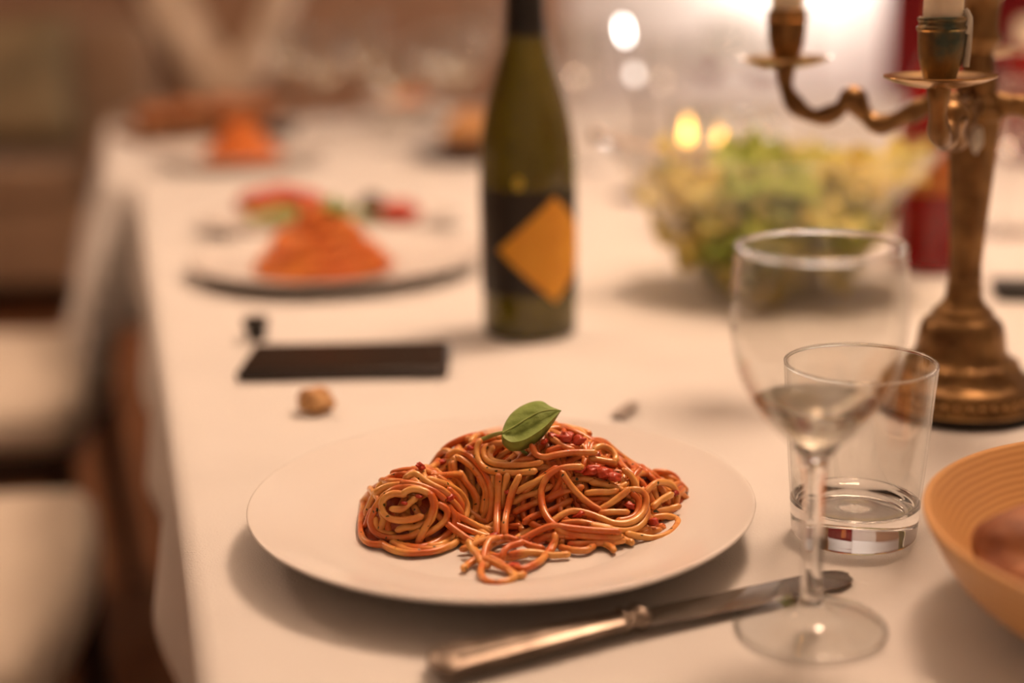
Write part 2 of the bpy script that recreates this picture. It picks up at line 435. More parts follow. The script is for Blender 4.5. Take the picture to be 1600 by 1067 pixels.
S(A, 300,700, 330,600, 300,520, 330,440, off=.000)
S(A, 480,720, 560,690, 660,690, 740,650, off=.001)
S(A, 240,600, 260,700, 330,750, 430,770, off=.001)
S(A, 930,440, 1020,500, 1090,590, 1090,700, 1030,810, 930,870, 800,890, off=.0025)
S(A, 800,190, 900,220, 1010,260, 1120,330, 1190,440, 1190,560, 1150,640)
S(A, 850,150, 960,150, 1080,140, 1150,170)
S(A, 1130,130, 1190,220, 1260,330, 1290,450, 1270,570, 1200,680, off=.002)
S(A, 1030,20, 1040,120, 1090,200, 1140,300, off=.001)
S(A, 700,110, 790,90, 870,40, 900,0)
S(A, 1010,300, 1090,370, 1140,470, 1130,560)
B = ZB
S(B, 0,480, 80,430, 180,460, 280,530, 370,640, 430,760, 460,900, 450,1060, 420,1150, off=.003)
S(B, 110,500, 220,570, 320,680, 400,800, 420,940, 400,1067, 350,1150, off=.002)
S(B, 130,660, 190,760, 270,850, 310,960, 290,1067, 240,1150, off=.003)
S(B, 60,560, 80,680, 150,800, 180,920, 190,1067, 150,1150)
S(B, 330,330, 300,400, 300,480, 340,570, 420,630, 540,650, 680,660, 830,650, 900,640, off=.004)
S(B, 400,380, 370,430, 390,510, 470,560, 600,580, 750,580, 880,570, 960,550, off=.003)
S(B, 460,400, 430,460, 450,520, 520,550, 600,560, off=.003)
S(B, 580,350, 470,360, 400,400, 360,470, 370,540, off=.002)
S(B, 240,330, 300,270, 400,240, 540,210, 620,220)
S(B, 200,400, 300,340, 420,310, 540,290)
S(B, 530,690, 525,800, 520,950, 512,1080, 510,1200, 515,1300, off=.006)
S(B, 740,700, 690,800, 650,920, 612,1067, 595,1180, 590,1300, off=.006)
S(B, 620,690, 590,800, 570,900, 560,1000, off=.003)
S(B, 720,850, 830,790, 940,740, 1040,690, off=.003)
S(B, 690,960, 800,900, 930,860, 1060,800, off=.001)
S(B, 640,600, 720,540, 800,520, 900,520, off=.001)
S(B, 330,720, 390,840, 380,960, 360,1067)
S(B, 700,1060, 820,1010, 940,960, 1080,930, off=.001)
S(B, 480,700, 470,820, 480,960, 470,1080, off=.000)
Cc = ZCc
S(Cc, 60,200, 100,270, 170,290, 260,270, 400,250, 580,250, off=.004)
S(Cc, 560,260, 590,215, 650,200, 720,225, 760,290, 750,320, off=.003)
S(Cc, 230,130, 280,170, 330,205, 400,230, off=.003)
S(Cc, 200,240, 300,205, 400,205, 460,230, off=.002)
S(Cc, 560,300, 650,320, 740,330, off=.003)
S(Cc, 470,370, 380,370, 280,390, 190,450, 140,560, 140,660, 170,760, 230,840, 290,875, off=.006)
S(Cc, 310,420, 370,510, 450,600, 540,680, 640,740, off=.006)
S(Cc, 640,720, 720,670, 830,590, 855,560, off=.005)
S(Cc, 520,590, 600,580, 700,580, 760,570, off=.003)
S(Cc, 640,755, 740,745, 850,750, off=.004)
S(Cc, 840,565, 950,560, 1010,620, 1000,720, 940,800, 850,840, 740,840, 640,800, 500,750, 380,740, 280,790, 200,860, off=.004)
S(Cc, 900,590, 950,650, 940,740, 880,800, 780,820, off=.003)
S(Cc, 1000,650, 1020,760, 960,860, 850,900, 700,890, 560,860, off=.002)
S(Cc, -60,980, 0,965, 100,910, 230,862, 380,880, 560,900, 780,910, off=.005)
S(Cc, 270,890, 400,935, 560,950, 700,960, 800,950, off=.003)
S(Cc, 1010,580, 1080,510, 1170,500, 1240,540, 1270,620, 1260,690, off=.003)
S(Cc, 1070,700, 1130,650, 1220,600, off=.003)
S(Cc, 1070,745, 1180,725, 1280,700, off=.003)
S(Cc, 1060,790, 1180,780, 1260,805, 1275,850, 1200,925, 1080,962, 960,950, 860,930, off=.002)
S(Cc, 190,640, 290,590, 390,560, 470,540, off=.003)
S(Cc, 380,1015, 540,1010, 700,1000, 760,985, off=.002)
S(Cc, 790,955, 850,985, 890,1000, off=.001)
S(Cc, 640,1000, 720,1040, 740,1065, off=.001)
S(Cc, 250,940, 245,1010, 215,1080, off=.004)
S(Cc, 0,830, 80,780, 200,740, 300,690, 380,650, off=.001)
S(Cc, 0,570, 60,520, 180,430, 260,380, off=.002)
S(Cc, 320,840, 450,830, 600,860, 720,880, off=.001)
S(Cc, 560,500, 680,520, 800,560, 880,620, off=.001)
S(Cc, 400,480, 500,470, 620,500, 740,530, off=.000)
S(Cc, 830,400, 890,450, 920,520, off=.001)
S(Cc, 450,650, 560,640, 680,640, 780,660, off=.000)
Dd = ZD
S(Dd, 480,380, 410,390, 360,480, 340,600, 315,700, 350,775, 440,805, 560,790, 650,740, 600,690, 500,640, 420,600, 360,580, off=.004)
S(Dd, 200,410, 230,480, 280,530, 310,600, 380,640, off=.005)
S(Dd, 150,665, 200,620, 280,570, off=.001)
S(Dd, 1030,390, 980,480, 900,580, 800,640, 700,670, 600,640, off=.002)
S(Dd, 710,420, 600,450, 540,500, 515,575, off=.004)
S(Dd, 560,365, 680,400, 800,450, 900,470, off=.002)
S(Dd, 600,530, 740,510, 900,520, 1000,540, 1150,530)
S(Dd, 1080,460, 1200,490, 1330,490, 1400,450, off=.002)
S(Dd, 1380,420, 1500,420, 1600,410, 1680,400, off=.002)
S(Dd, 140,480, 250,440, 400,380, 520,370)
S(Dd, 400,560, 480,600, 580,680, 660,740, 730,720, off=.003)
S(Dd, 850,400, 950,360, 1080,350, 1220,360, off=.002)

base_sp = Vector((PC.x, PC.y, PZ))
sp = thing('spaghetti', 'heap of spaghetti in tomato sauce in focus on the nearest plate', 'pasta', base_sp, group='servings of spaghetti')
rs = random.Random(5)
def strand(path, r, m):
    f = r if callable(r) else (lambda t: r)
    e = .0016; path = [path[0] - (path[1] - path[0]).normalized() * e] + path + [path[-1] + (path[-1] - path[-2]).normalized() * e]
    V, Fc = tube(path, lambda t: f(t) * (.45 if t < 1e-6 or t > 1 - 1e-6 else 1), 8)
    return mesh('strand', V, Fc, m, sp, angle=75, fix=False)
for pts, off in TR:
    P3 = crom([p - base_sp for p in lift(pts, off)], .0018)
    ph = rs.random() * 6
    strand(P3, (lambda t, ph=ph: .00185 + .0001 * math.sin(t * 9 + ph)), M_pasta[rs.choice((0, 0, 1, 1, 2))])
# strands lying deeper in the heap
cnt = 0
while cnt < 150:
    cx, cy, rx, ry, hh, p = rs.choice(DOMES[:6])
    x = cx + rs.uniform(-1, 1) * rx * .85; y = cy + rs.uniform(-1, 1) * ry * .85
    if HF(x, y) < .004: continue
    rad = rs.uniform(.008, .024); a0 = rs.uniform(0, 2 * PI); span = rs.uniform(1.2, 4.2); sink = rs.uniform(.0022, .009)
    mx, my = x - rad * math.cos(a0), y - rad * math.sin(a0); pts = []
    tilt = rs.uniform(-.3, .3)
    for i in range(9):
        a = a0 + span * i / 8; px, py = mx + rad * math.cos(a), my + rad * math.sin(a) * rs.uniform(.93, 1.07)
        pts.append(Vector((px, py, PZ + max(.002, HF(px, py) - sink + tilt * .006 * math.sin(a)))))
    good = [q for q in pts if HF(q.x, q.y) > .003]
    if len(good) < 4: continue
    strand(crom([q - base_sp for q in good], .0024), .0018, M_pasta[rs.choice((0, 1, 1, 2, 2))]); cnt += 1
# sauce soaked into the heap
n = 70; V, Fc, idx = [], [], {}
for j in range(n):
    for i in range(n):
        x, y = -.085 + .19 * i / (n - 1), .635 + .14 * j / (n - 1)
        idx[i, j] = len(V); V.append((x - base_sp.x, y - base_sp.y, max(.0, HF(x, y) - .0075 + .0018 * noise.noise(Vector((x * 160, y * 160, 2))))))
for j in range(n - 1):
    for i in range(n - 1):
        q = (idx[i, j], idx[i + 1, j], idx[i + 1, j + 1], idx[i, j + 1])
        if max(V[k][2] for k in q) > .0005: Fc.append(q)
o = mesh('sauce', V, Fc, M_sauce, sp, angle=80, fix=False); o['label'] = 'dark red tomato sauce between the strands'
# chunks of tomato
CH = [(866, 682, 9, .6), (884, 684, 11, .9), (903, 689, 11, .7), (925, 735, 12, .7), (945, 738, 13, .6), (960, 745, 10, .7), (905, 733, 9, .7),
      (657, 728, 7, .7), (690, 722, 7, .6), (702, 778, 7, .8), (560 + 130, 712 + 10, 6, .6), (804, 885, 9, .6), (1022, 815, 7, .9), (1055, 770, 6, .9), (905, 802, 9, .5),
      (735, 700, 5, .8), (795, 770, 6, .6), (770, 838, 8, .6), (985, 790, 8, .7), (850, 690, 6, .7), (655, 775, 6, .5), (632, 786, 5, .6)]
for k, (u, v, rp, fl) in enumerate(CH):
    p = lift([(u, v), (u + .5, v)], .004)[0]; r = rp / 30.5 * .01
    V, Fc = blob(r * 1.15, r, r * fl, .45, 1.6, k, 3); V = rot(V, 'Y', rs.uniform(-.6, .6))
    mesh('tomato_chunk', shift(V, p - base_sp), Fc, M_tomato, sp, angle=80, fix=False)

# basil sprig on top
def basil():
    zb = hit(815, 690) - .006
    up_ = [(784, 676), (789, 661), (799, 646), (815, 634), (834, 627), (848, 627), (861, 635), (877, 641)]
    mid = [(784, 677), (796, 671), (808, 664), (822, 655), (836, 647), (849, 642), (863, 640), (877, 641)]
    low = [(784, 678), (785, 692), (797, 704), (818, 703), (836, 693), (850, 681), (864, 662), (877, 641)]
    nu = 22
    def samp(pl, t):
        x = t * (len(pl) - 1); i = min(int(x), len(pl) - 2); f = x - i
        p0 = pl[max(i - 1, 0)]; p1 = pl[i]; p2 = pl[i + 1]; p3 = pl[min(i + 2, len(pl) - 1)]
        return tuple(.5 * (2 * b + (c - a) * f + (2 * a - 5 * b + 4 * c - d) * f * f + (3 * b - a - 3 * c + d) * f ** 3) for a, b, c, d in zip(p0, p1, p2, p3))
    V, Fc = [], []; nv = 13
    base = D(784, 677, zb)
    for i in range(nu + 1):
        t = i / nu; U, Mi, L = samp(up_, t), samp(mid, t), samp(low, t); env = math.sin(PI * min(1, t * 1.02)) ** .7
        for j in range(nv):
            s = j / (nv - 1) * 2 - 1                 # -1 upper edge, 0 midrib, 1 lower edge
            if s <= 0:
                q = -s; u = Mi[0] + (U[0] - Mi[0]) * q; v = Mi[1] + (U[1] - Mi[1]) * q
                z = zb + env * (.010 * q - .0012 * math.sin(PI * q)) + .006 * t
            else:
                q = s; u = Mi[0] + (L[0] - Mi[0]) * q; v = Mi[1] + (L[1] - Mi[1]) * q
                z = zb + env * (-.010 * math.sin(PI * min(1, q * 1.0)) ** 1.5 - .003 * q) + .006 * t
                z += env * .008 * math.exp(-((q - .42) / .16) ** 2)     # crease across the folded half
            z += .0005 * math.sin(t * 26 + abs(s) * 9) * env
            V.append(D(u, v, z))
    for i in range(nu):
        for j in range(nv - 1): Fc.append((i * nv + j, i * nv + j + 1, (i + 1) * nv + j + 1, (i + 1) * nv + j))
    t = thing('basil_sprig', 'green basil leaf with pale stem on top of the nearest spaghetti', 'basil', base)
    o = mesh('leaf', [v - base for v in V], Fc, M_basil, t, angle=80, fix=False)
    s = o.modifiers.new('thickness', 'SOLIDIFY'); s.thickness = .0005
    rib = crom([D(*samp(mid, q), zb - .0006 + .006 * q) - base for q in (.02, .2, .4, .6, .8, .97)], .004)
    V, Fc = tube(rib, lambda q: .0006 * (1 - .7 * q), 6); mesh('midrib', V, Fc, M_stem, o, fix=False)
    z2 = hit(760, 688) - .003
    st = crom([D(736, 694, z2) - base, D(748, 689, z2) - base, D(764, 682, z2 - .001) - base, D(776, 678, (z2 + zb) / 2) - base, D(786, 676, zb) - base], .003)
    V, Fc = tube(st, lambda q: .0013 - .0003 * q, 8); mesh('stem', V, Fc, M_stem, t, fix=False)
    # small second leaf tucked below
    V, Fc = [], []
    for i in range(7):
        for j in range(5):
            a, b = i / 6, j / 4 * 2 - 1; wd = 5 * math.sin(PI * (a * .9 + .05))
            V.append(D(812 + 14 * a + b * wd * .4, 704 + 5 * a + b * wd, zb + .001 + .002 * b * b) - base)
    for i in range(6):
        for j in range(4): Fc.append((i * 5 + j, i * 5 + j + 1, (i + 1) * 5 + j + 1, (i + 1) * 5 + j))
    mesh('leaf', V, Fc, M_basil, t, angle=80, fix=False)
basil()

# ================================================================== wine glass
GP = G(1266, 980)
def wineglass_prof(s=1.0, wall=.0011):
    outer = [(0, 0), (.020, 0), (.0325, .0004), (.0337, .0012), (.0325, .0022), (.022, .0036), (.010, .0062), (.0058, .012), (.0047, .022), (.0045, .045), (.0047, .068), (.0062, .080),
             (.0115, .0875), (.0195, .0955), (.0280, .1070), (.0343, .1210), (.0371, .1370), (.0370, .1500), (.0360, .1630), (.0350, .1735)]
    inner = [(.0345, .1743), (.0339, .1735), (.0349, .1630), (.0359, .1500), (.0360, .1370), (.0332, .1215), (.0268, .1080), (.0183, .0970), (.0100, .0900), (.004, .0868), (0, .0862)]
    return outer, inner
o_, i_ = wineglass_prof()
wg = thing('wine_glass', 'clear wine glass in front with a little white wine beside the plate', 'wine glass', GP)
wg.rotation_euler = (0, -.010, 0)
def glass_parts(parent, s, n, sub, m_stem):
    oo = [(r * s, z * s) for r, z in smooth_prof(o_, sub)]; ii = [(r * s, z * s) for r, z in smooth_prof([o_[-1]] + i_, sub)]
    foot = [p for p in oo if p[1] <= .0125 * s]; stem = [p for p in oo if .0119 * s <= p[1] <= .0862 * s]; bowl = [p for p in oo if p[1] >= .0855 * s][:-1] + ii
    V, Fc = lathe(foot + [(0, foot[-1][1])], n); mesh('foot', V, Fc, M_tglass, parent, angle=70)
    V, Fc = lathe([(0, stem[0][1])] + stem + [(0, stem[-1][1])], n); mesh('stem', V, Fc, m_stem, parent, angle=70)
    V, Fc = lathe(bowl, n); mesh('bowl', V, Fc, M_tglass, parent, angle=80)
    for nm, rr, zz, q in (('rim', .0345 * s, .1740 * s, .0011 * s), ('foot_edge', .0331 * s, .0012 * s, .0010 * s)):
        V, Fc = lathe([(rr + q * math.cos(a * PI / 5), zz + q * math.sin(a * PI / 5)) for a in range(11)], n); mesh(nm, V, Fc, M_glass, parent, angle=80)
glass_parts(wg, 1.0, 96, 4, M_glass)
lvl = .1065
win = [(0, .0858), (.0040, .0864), (.0102, .0897), (.0185, .0967), (.0260, .1060), (.0264, lvl), (0, lvl)]
V, Fc = lathe(smooth_prof(win[:5], 4) + win[5:], 96); mesh('wine', V, Fc, M_wine, wg, angle=40)

# ================================================================== tumbler
TPt = G(1333, 832)
tb = thing('tumbler', 'empty clear glass tumbler with thick base behind the wine glass', 'glass', TPt)
pr = [(0, .0012), (.026, .0008), (.029, 0), (.0312, .0006), (.0322, .003), (.0327, .010), (.0332, .0175), (.0329, .0185), (.0312, .0190), (.0285, .0172), (.0230, .0158), (.012, .0150), (.006, .0156), (0, .0162)]
V, Fc = lathe(smooth_prof(pr, 4), 96); mesh('thick_base', V, Fc, M_glass, tb, angle=70)
pr = [(.0331, .0180), (.0345, .035), (.0365, .063), (.0384, .0905), (.0383, .0920), (.0376, .0923), (.0370, .0912), (.0352, .063), (.0333, .035), (.0318, .0188)]
V, Fc = lathe(smooth_prof(pr, 4), 96); mesh('wall', V, Fc, M_tglass, tb, angle=70)
V, Fc = lathe([(.0377 + .0008 * math.cos(a * PI / 5), .0920 + .0008 * math.sin(a * PI / 5)) for a in range(11)], 96); mesh('rim', V, Fc, M_glass, tb, angle=80)

# ================================================================== knife
def knife():
    a, c = G(670, 1060), G(1328, 902); d = (c - a); L = Vector((d.x, d.y, 0)).length; ang = math.atan2(d.y, d.x)
    t = thing('table_knife', 'silver table knife with ornate handle lying in front of the plate', 'knife', a, ang)
    hl = L * .435
    V, Fc = [], []; st = 26; n = 14
    for i in range(st + 1):
        q = i / st; x = hl * q
        wy = .0112 - .0052 * q + .0014 * math.exp(-((q - .0) / .1) ** 2); wz = .0058 - .0016 * q
        if q < .06: k = math.sqrt(max(.02, q / .06)); wy *= k; wz *= k
        for k in range(n):
            b = 2 * PI * k / n; cy, cz = math.cos(b), math.sin(b)
            ridge = 1 + .10 * (abs(cy) > .75)
            V.append((x, wy * cy * ridge, .0058 + wz * cz * (1.0 if abs(cy) > .75 else .82)))
    for i in range(st):
        for k in range(n): Fc.append((i * n + k, i * n + (k + 1) % n, (i + 1) * n + (k + 1) % n, (i + 1) * n + k))
    Fc += [tuple(range(n)), tuple(st * n + k for k in range(n))]
    h = mesh('handle', V, Fc, M_silver, t, angle=40)
    for s in (-1, 1):
        V, Fc = tube(crom([(.012, s * .0062, .0098), (hl * .5, s * .0048, .0088), (hl * .96, s * .0030, .0082)], .01), .0009, 6); mesh('border_ridge', V, Fc, M_silver, h)
    prof = [(0, -.001), (.0060, 0), (.0072, .002), (.0055, .0045), (.0062, .007), (.0078, .010), (.0062, .013), (.004, .0145), (0, .015)]
    V, Fc = lathe(smooth_prof(prof, 3), 20); V = [(v[2] + hl - .004, v[0], .0058 + v[1] * .75) for v in V]; mesh('bolster', V, Fc, M_silver, t)
    x0 = hl + .008; bl = L - x0; V, Fc = [], []; st = 80
    for i in range(st + 1):
        q = i / st; x = x0 + bl * q
        back = .0068 + .0018 * q; edge = -.0078 - .0028 * math.sin(PI * q * .8)
        if q > .86:
            k = (q - .86) / .14; f = math.sqrt(max(0, 1 - k * k)); m_ = .0008; back = m_ + (back - m_) * f; edge = m_ + (edge - m_) * (f ** .8)
        z = .0042 - .0030 * q
        th = .0012 - .0004 * q
        V += [(x, back, z + th), (x, back * .5 + edge * .5, z + th * .9), (x, edge, z), (x, back, z - th)]
    for i in range(st):
        for k in range(4): Fc.append((i * 4 + k, i * 4 + (k + 1) % 4, (i + 1) * 4 + (k + 1) % 4, (i + 1) * 4 + k))
    Fc += [(0, 1, 2, 3), tuple(st * 4 + k for k in range(4))]
    mesh('blade', V, Fc, M_steel, t, angle=35)
knife()

# ================================================================== wooden bowl and bread
BC = G(1893, 818, .052); BC.z = TZ
pr = [(0, .007), (.055, .0075), (.080, .014), (.097, .027), (.110, .043), (.1165, .0515), (.1190, .0525), (.1200, .0505), (.1165, .043), (.105, .024), (.085, .009), (.062, .0015), (.058, 0), (.050, 0), (.046, .002), (0, .002)]
V, Fc = lathe(smooth_prof(pr, 4), 128)
bowl = mesh('wooden_bowl', V, Fc, M_wood, angle=70); bowl.location = BC
tag(bowl, 'shallow turned bamboo bowl at the right edge of the table', 'bowl')
V, Fc = blob(.048, .034, .024, .25, 1.7, 3, 4); V = rot(V, 'Z', .9)
br = mesh('bread_roll', V, Fc, M_crust, angle=80); br.location = G(1652, 872, .034)
tag(br, 'dark crusty bread roll lying in the bamboo bowl', 'bread')

# ================================================================== candelabra
CB = G(1495, 634)
def candelabra():
    t = thing('candelabra', 'tall aged brass candelabra with curved arms on the table right', 'candelabra', CB)
    def part(name, prof, m, sub=3, n=64, parent=t, loc=(0, 0, 0), wob=None, angle=50):
        V, Fc = lathe(smooth_prof(prof, sub), n, wob); o = mesh(name, shift(V, loc), Fc, m, parent, angle=angle); return o
    part('base_rim', [(0, 0), (.050, 0), (.0515, .002), (.0508, .005), (.047, .006), (0, .006)], M_felt)
    part('base', [(0, .0055), (.0500, .0055), (.0508, .0075), (.0490, .0095), (.0490, .0165), (.0500, .0180), (.0480, .0205), (.0440, .0225), (.0400, .0265), (.0372, .0320), (.0330, .0345),
                  (.0292, .0400), (.0280, .0480), (.0268, .0545), (.0240, .0600), (.0190, .0635), (.0195, .0660), (.0150, .0700), (.0118, .0760), (.0103, .0860), (0, .0865)], M_brass,
         wob=lambda r, z, a: (r * (1 + (.022 * math.sin(a * 12 + z * 260) + .015 * math.sin(a * 19 - z * 500) if .022 < z < .036 else .006 * math.sin(a * 16) if .036 < z < .06 else 0)), z))
    bv, bf = blob(.0028, .0028, .0030, 0, 1, 0, 2); first = None
    for k in range(40):
        a = 2 * PI * k / 40
        if first is None: b = mesh('bead', bv, bf, M_brass2, t, fix=False); first = b
        else: b = first.copy(); link(b, t)
        b.location = (.0488 * math.cos(a), .0488 * math.sin(a), .0130)
    part('column', [(0, .084), (.0103, .0845), (.0100, .095), (.0112, .120), (.0132, .150), (.0150, .176), (.0162, .190), (.0168, .196), (.0155, .202), (.0120, .206), (.0128, .212), (.0105, .220), (0, .221)], M_brass, n=48,
         wob=lambda r, z, a: (r * (1 + (.045 * abs(math.cos(a * 4)) if .09 < z < .195 else 0)), z))
    part('collar', [(.013, .190), (.0185, .1915), (.0195, .194), (.0185, .1965), (.013, .198), (.013, .190)], M_brass)
    part('centre_stem', [(0, .219), (.0100, .220), (.0088, .232), (.0120, .238), (.0135, .242), (.0110, .247), (.0115, .262), (.0150, .268), (.028, .272), (.0285, .2735), (.016, .2745), (0, .2748)], M_brass)
    def cup(parent, loc, m, pan=True):
        if pan: part('drip_pan', [(0, -.002), (.010, -.002), (.022, .0005), (.0300, .0036), (.0306, .0046), (.0298, .0048), (.021, .0022), (.008, .001), (0, .001)], M_brass2, n=64, parent=parent, loc=loc)
        part('candle_cup', [(0, .0008), (.0078, .001), (.0092, .005), (.0118, .014), (.0128, .024), (.0130, .0285), (.0138, .0295), (.0138, .0310), (.0128, .0320), (.0128, .0338), (.0134, .0345), (.0134, .0360), (.0118, .0360), (.0114, .030), (.0105, .012), (0, .011)], m, n=48, parent=parent, loc=loc)
    cup(t, (0, 0, .2745), M_brass, False)
    ends = [(0, 0, .2745)]
    for k, ang in enumerate((-117, 147, 73, -26)):
        a = R(ang); Rr = .129; ca, sa = math.cos(a), math.sin(a)
        path = [(.010, .196), (.030, .1935), (.046, .186), (.062, .180), (.074, .188), (.082, .198), (.090, .189), (.104, .1835), (.119, .189), (.128, .202), (.129, .2165)]
        V, Fc = tube(crom([(r * ca, r * sa, z) for r, z in [(r, z + .005) for r, z in path]], .003), lambda q: .0068 - .0012 * q + .0016 * math.exp(-((q - .52) / .05) ** 2) + .0009 * math.sin(q * 40), 12)
        arm = mesh('arm', V, Fc, M_brass, t, angle=70)
        V, Fc = blob(.0085, .0060, .0065, .25, 2.5, k, 3); mesh('leaf_scroll', shift(rot(V, 'Z', a), (.026 * ca, .026 * sa, .2005)), Fc, M_brass, arm)
        V, Fc = blob(.0052, .0052, .0062, .2, 3, k + 5, 2); mesh('knob', shift(V, (.081 * ca, .081 * sa, .2020)), Fc, M_brass, arm)
        e = (Rr * ca, Rr * sa, .223)
        cup(arm, e, M_verd if k == 0 else M_brass); ends.append(e)
    V, Fc = blob(.004, .0035, .009, .4, 2, 9, 2); mesh('wax_spill', shift(V, (.016 * math.cos(R(-100)), .016 * math.sin(R(-100)), .180)), Fc, M_drip, t)
    return t, ends
cand, ends = candelabra()
def flame(name, parent, loc, h, m=None):
    pr = [(0, 0), (h * .16, h * .14), (h * .2, h * .3), (h * .14, h * .58), (h * .05, h * .85), (0, h)]
    V, Fc = lathe(smooth_prof(pr, 3), 16); return mesh(name, shift(V, loc), Fc, M_flame, parent, fix=False)
cl = ['ivory candle in the raised centre cup of the candelabra', 'ivory candle in the nearest cup of the candelabra with wax drips', 'ivory candle in the left cup of the candelabra against the lamp glow',
      'ivory candle in the rear cup of the candelabra', 'ivory candle in the right cup of the candelabra']
for k, e in enumerate(ends):
    hgt = (.20, .17, .15, .18, .16)[k]; loc = CB + Vector(e) + Vector((0, 0, .0115))
    c = thing('candle', cl[k], 'candle', loc, group='candelabra candles')
    V, Fc = lathe(smooth_prof([(0, 0), (.0102, .0), (.0107, .02), (.0104, hgt * .6), (.0100, hgt - .003), (.0085, hgt), (.004, hgt - .002), (0, hgt - .003)], 3), 40); mesh('wax_body', V, Fc, M_wax, c)
    V, Fc = tube([(0, 0, hgt - .004), (.0004, 0, hgt + .004), (.0012, 0, hgt + .009)], .0009, 6); mesh('wick', V, Fc, M_wick, c)
    flame('flame', c, (.0008, 0, hgt + .006), .030)
    if k == 1:
        for (aa, z0, z1, rr) in ((-20, .024, -.002, .0142), (-30, .025, .016, .0135)):
            V, Fc = tube(crom([(rr * .86 * math.cos(R(aa)), rr * .86 * math.sin(R(aa)), z0 + .004), (rr * math.cos(R(aa)), rr * math.sin(R(aa)), z0), (rr * .99 * math.cos(R(aa)), rr * .99 * math.sin(R(aa)), (z0 + z1) / 2), (rr * .93 * math.cos(R(aa)), rr * .93 * math.sin(R(aa)), z1)], .003), lambda q: .0013 + .0008 * q, 8)
            mesh('wax_drip', V, Fc, M_drip, c)

# ================================================================== wine bottle
BP = G(828, 517)
def bottle():
    t = thing('wine_bottle', 'olive green wine bottle with orange diamond label in the table middle', 'bottle', BP)
    pr = [(0, .012), (.020, .008), (.032, .0015), (.0355, 0), (.0378, .002), (.0386, .007), (.0387, .03), (.0387, .118), (.0384, .140), (.0366, .160), (.0325, .181), (.0270, .201), (.0215, .219), (.0172, .235), (.0150, .250), (.0143, .272), (.0143, .296), (.0158, .2975), (.0158, .303), (.0140, .305), (0, .305)]
    V, Fc = lathe(smooth_prof(pr, 4), 72); mesh('glass_body', V, Fc, M_botg, t, angle=60)
    V, Fc = lathe(smooth_prof([(.0172, .2385), (.0156, .250), (.0149, .272), (.0149, .295), (.0164, .297), (.0164, .304), (.0150, .3062), (0, .3064)], 3), 48); o = mesh('foil_capsule', V, Fc, M_black, t)
    s = o.modifiers.new('thickness', 'SOLIDIFY'); s.thickness = .0004
    def patch(name, f0, f1, z0f, z1f, r, m, n=40, k=12, parent=t):
        V, Fc = [], []
        for i in range(n + 1):
            th = f0 + (f1 - f0) * i / n
            for j in range(k + 1):
                z = z0f(th) + (z1f(th) - z0f(th)) * j / k; V.append((r * math.sin(th), -r * math.cos(th), z))
        for i in range(n):
            for j in range(k): Fc.append((i * (k + 1) + j, (i + 1) * (k + 1) + j, (i + 1) * (k + 1) + j + 1, i * (k + 1) + j + 1))
        o = mesh(name, V, Fc, m, parent, angle=80, fix=False); return o
    lb = patch('dark_label', R(-100), R(120), lambda a: .037, lambda a: .121, .03895, M_label)
    c0, hw, zc, hz = R(31), R(70), .074, .0425
    dm = patch('orange_diamond', c0 - hw, c0 + hw, lambda a: zc - hz * (1 - abs(a - c0) / hw), lambda a: zc + hz * (1 - abs(a - c0) / hw), .03925, M_orange, parent=lb)
    V, Fc = blob(.004, .0008, .0052, 0, 1, 0, 2); mesh('gold_seal', shift(V, (-.0075, -.0380, .1275)), Fc, M_gold, t)
bottle()

# ================================================================== salad bowl, salad, server
SC = G(1203, 452)
pr = [(0, 0), (.054, 0), (.060, .002), (.068, .014), (.091, .050), (.121, .092), (.1520, .132), (.1534, .1335), (.1516, .1345), (.1496, .1330), (.118, .093), (.088, .052), (.064, .017), (.052, .009), (0, .0085)]
V, Fc = lathe(smooth_prof(pr, 3), 96)
sb = mesh('salad_bowl', V, Fc, M_tglass, angle=60); sb.location = SC
tag(sb, 'large flared clear glass bowl full of lettuce behind the wine glass', 'bowl')
def bowl_r(z): return .060 + (z - .016) / (.133 - .016) * (.146 - .064)
rl = random.Random(8)
def leaf_mesh(sz, seed):
    V, Fc = [], []; nu, nv = 12, 8
    for i in range(nu + 1):
        for j in range(nv + 1):
            a, b = i / nu, j / nv * 2 - 1; wd = sz * .62 * math.sin(PI * (a * .86 + .08)) ** .8
            ruff = abs(b) ** 2 * sz * .16 * math.sin(a * 17 + seed + 3 * b)
            V.append((sz * (a - .5) * 1.2, b * wd, sz * .22 * b * b - sz * .5 * (a - .5) ** 2 + ruff + sz * .12 * noise.noise(Vector((a * 3, b * 2, seed)))))
    for i in range(nu):
        for j in range(nv): Fc.append((i * (nv + 1) + j, (i + 1) * (nv + 1) + j, (i + 1) * (nv + 1) + j + 1, i * (nv + 1) + j + 1))
    return V, Fc
for m in M_lett:                            # thin leaves let light through
    nt = m.node_tree; p = nt.nodes['Principled BSDF']; tl = nt.nodes.new('ShaderNodeBsdfTranslucent'); mx = nt.nodes.new('ShaderNodeMixShader'); mx.inputs[0].default_value = .38
    nt.links.new([n for n in nt.nodes if n.type == 'VALTORGB'][0].outputs[0], tl.inputs[0])
    nt.links.new(p.outputs[0], mx.inputs[1]); nt.links.new(tl.outputs[0], mx.inputs[2]); nt.links.new(mx.outputs[0], nt.nodes['Material Output'].inputs[0])
protos = []
kn = ('pale', 'green', 'yellow')
for i in range(9):
    V, Fc = leaf_mesh(.058, i * 2.7); o = mesh('lettuce_leaf', V, Fc, M_lett[i % 3], angle=80, fix=False); protos.append(o)
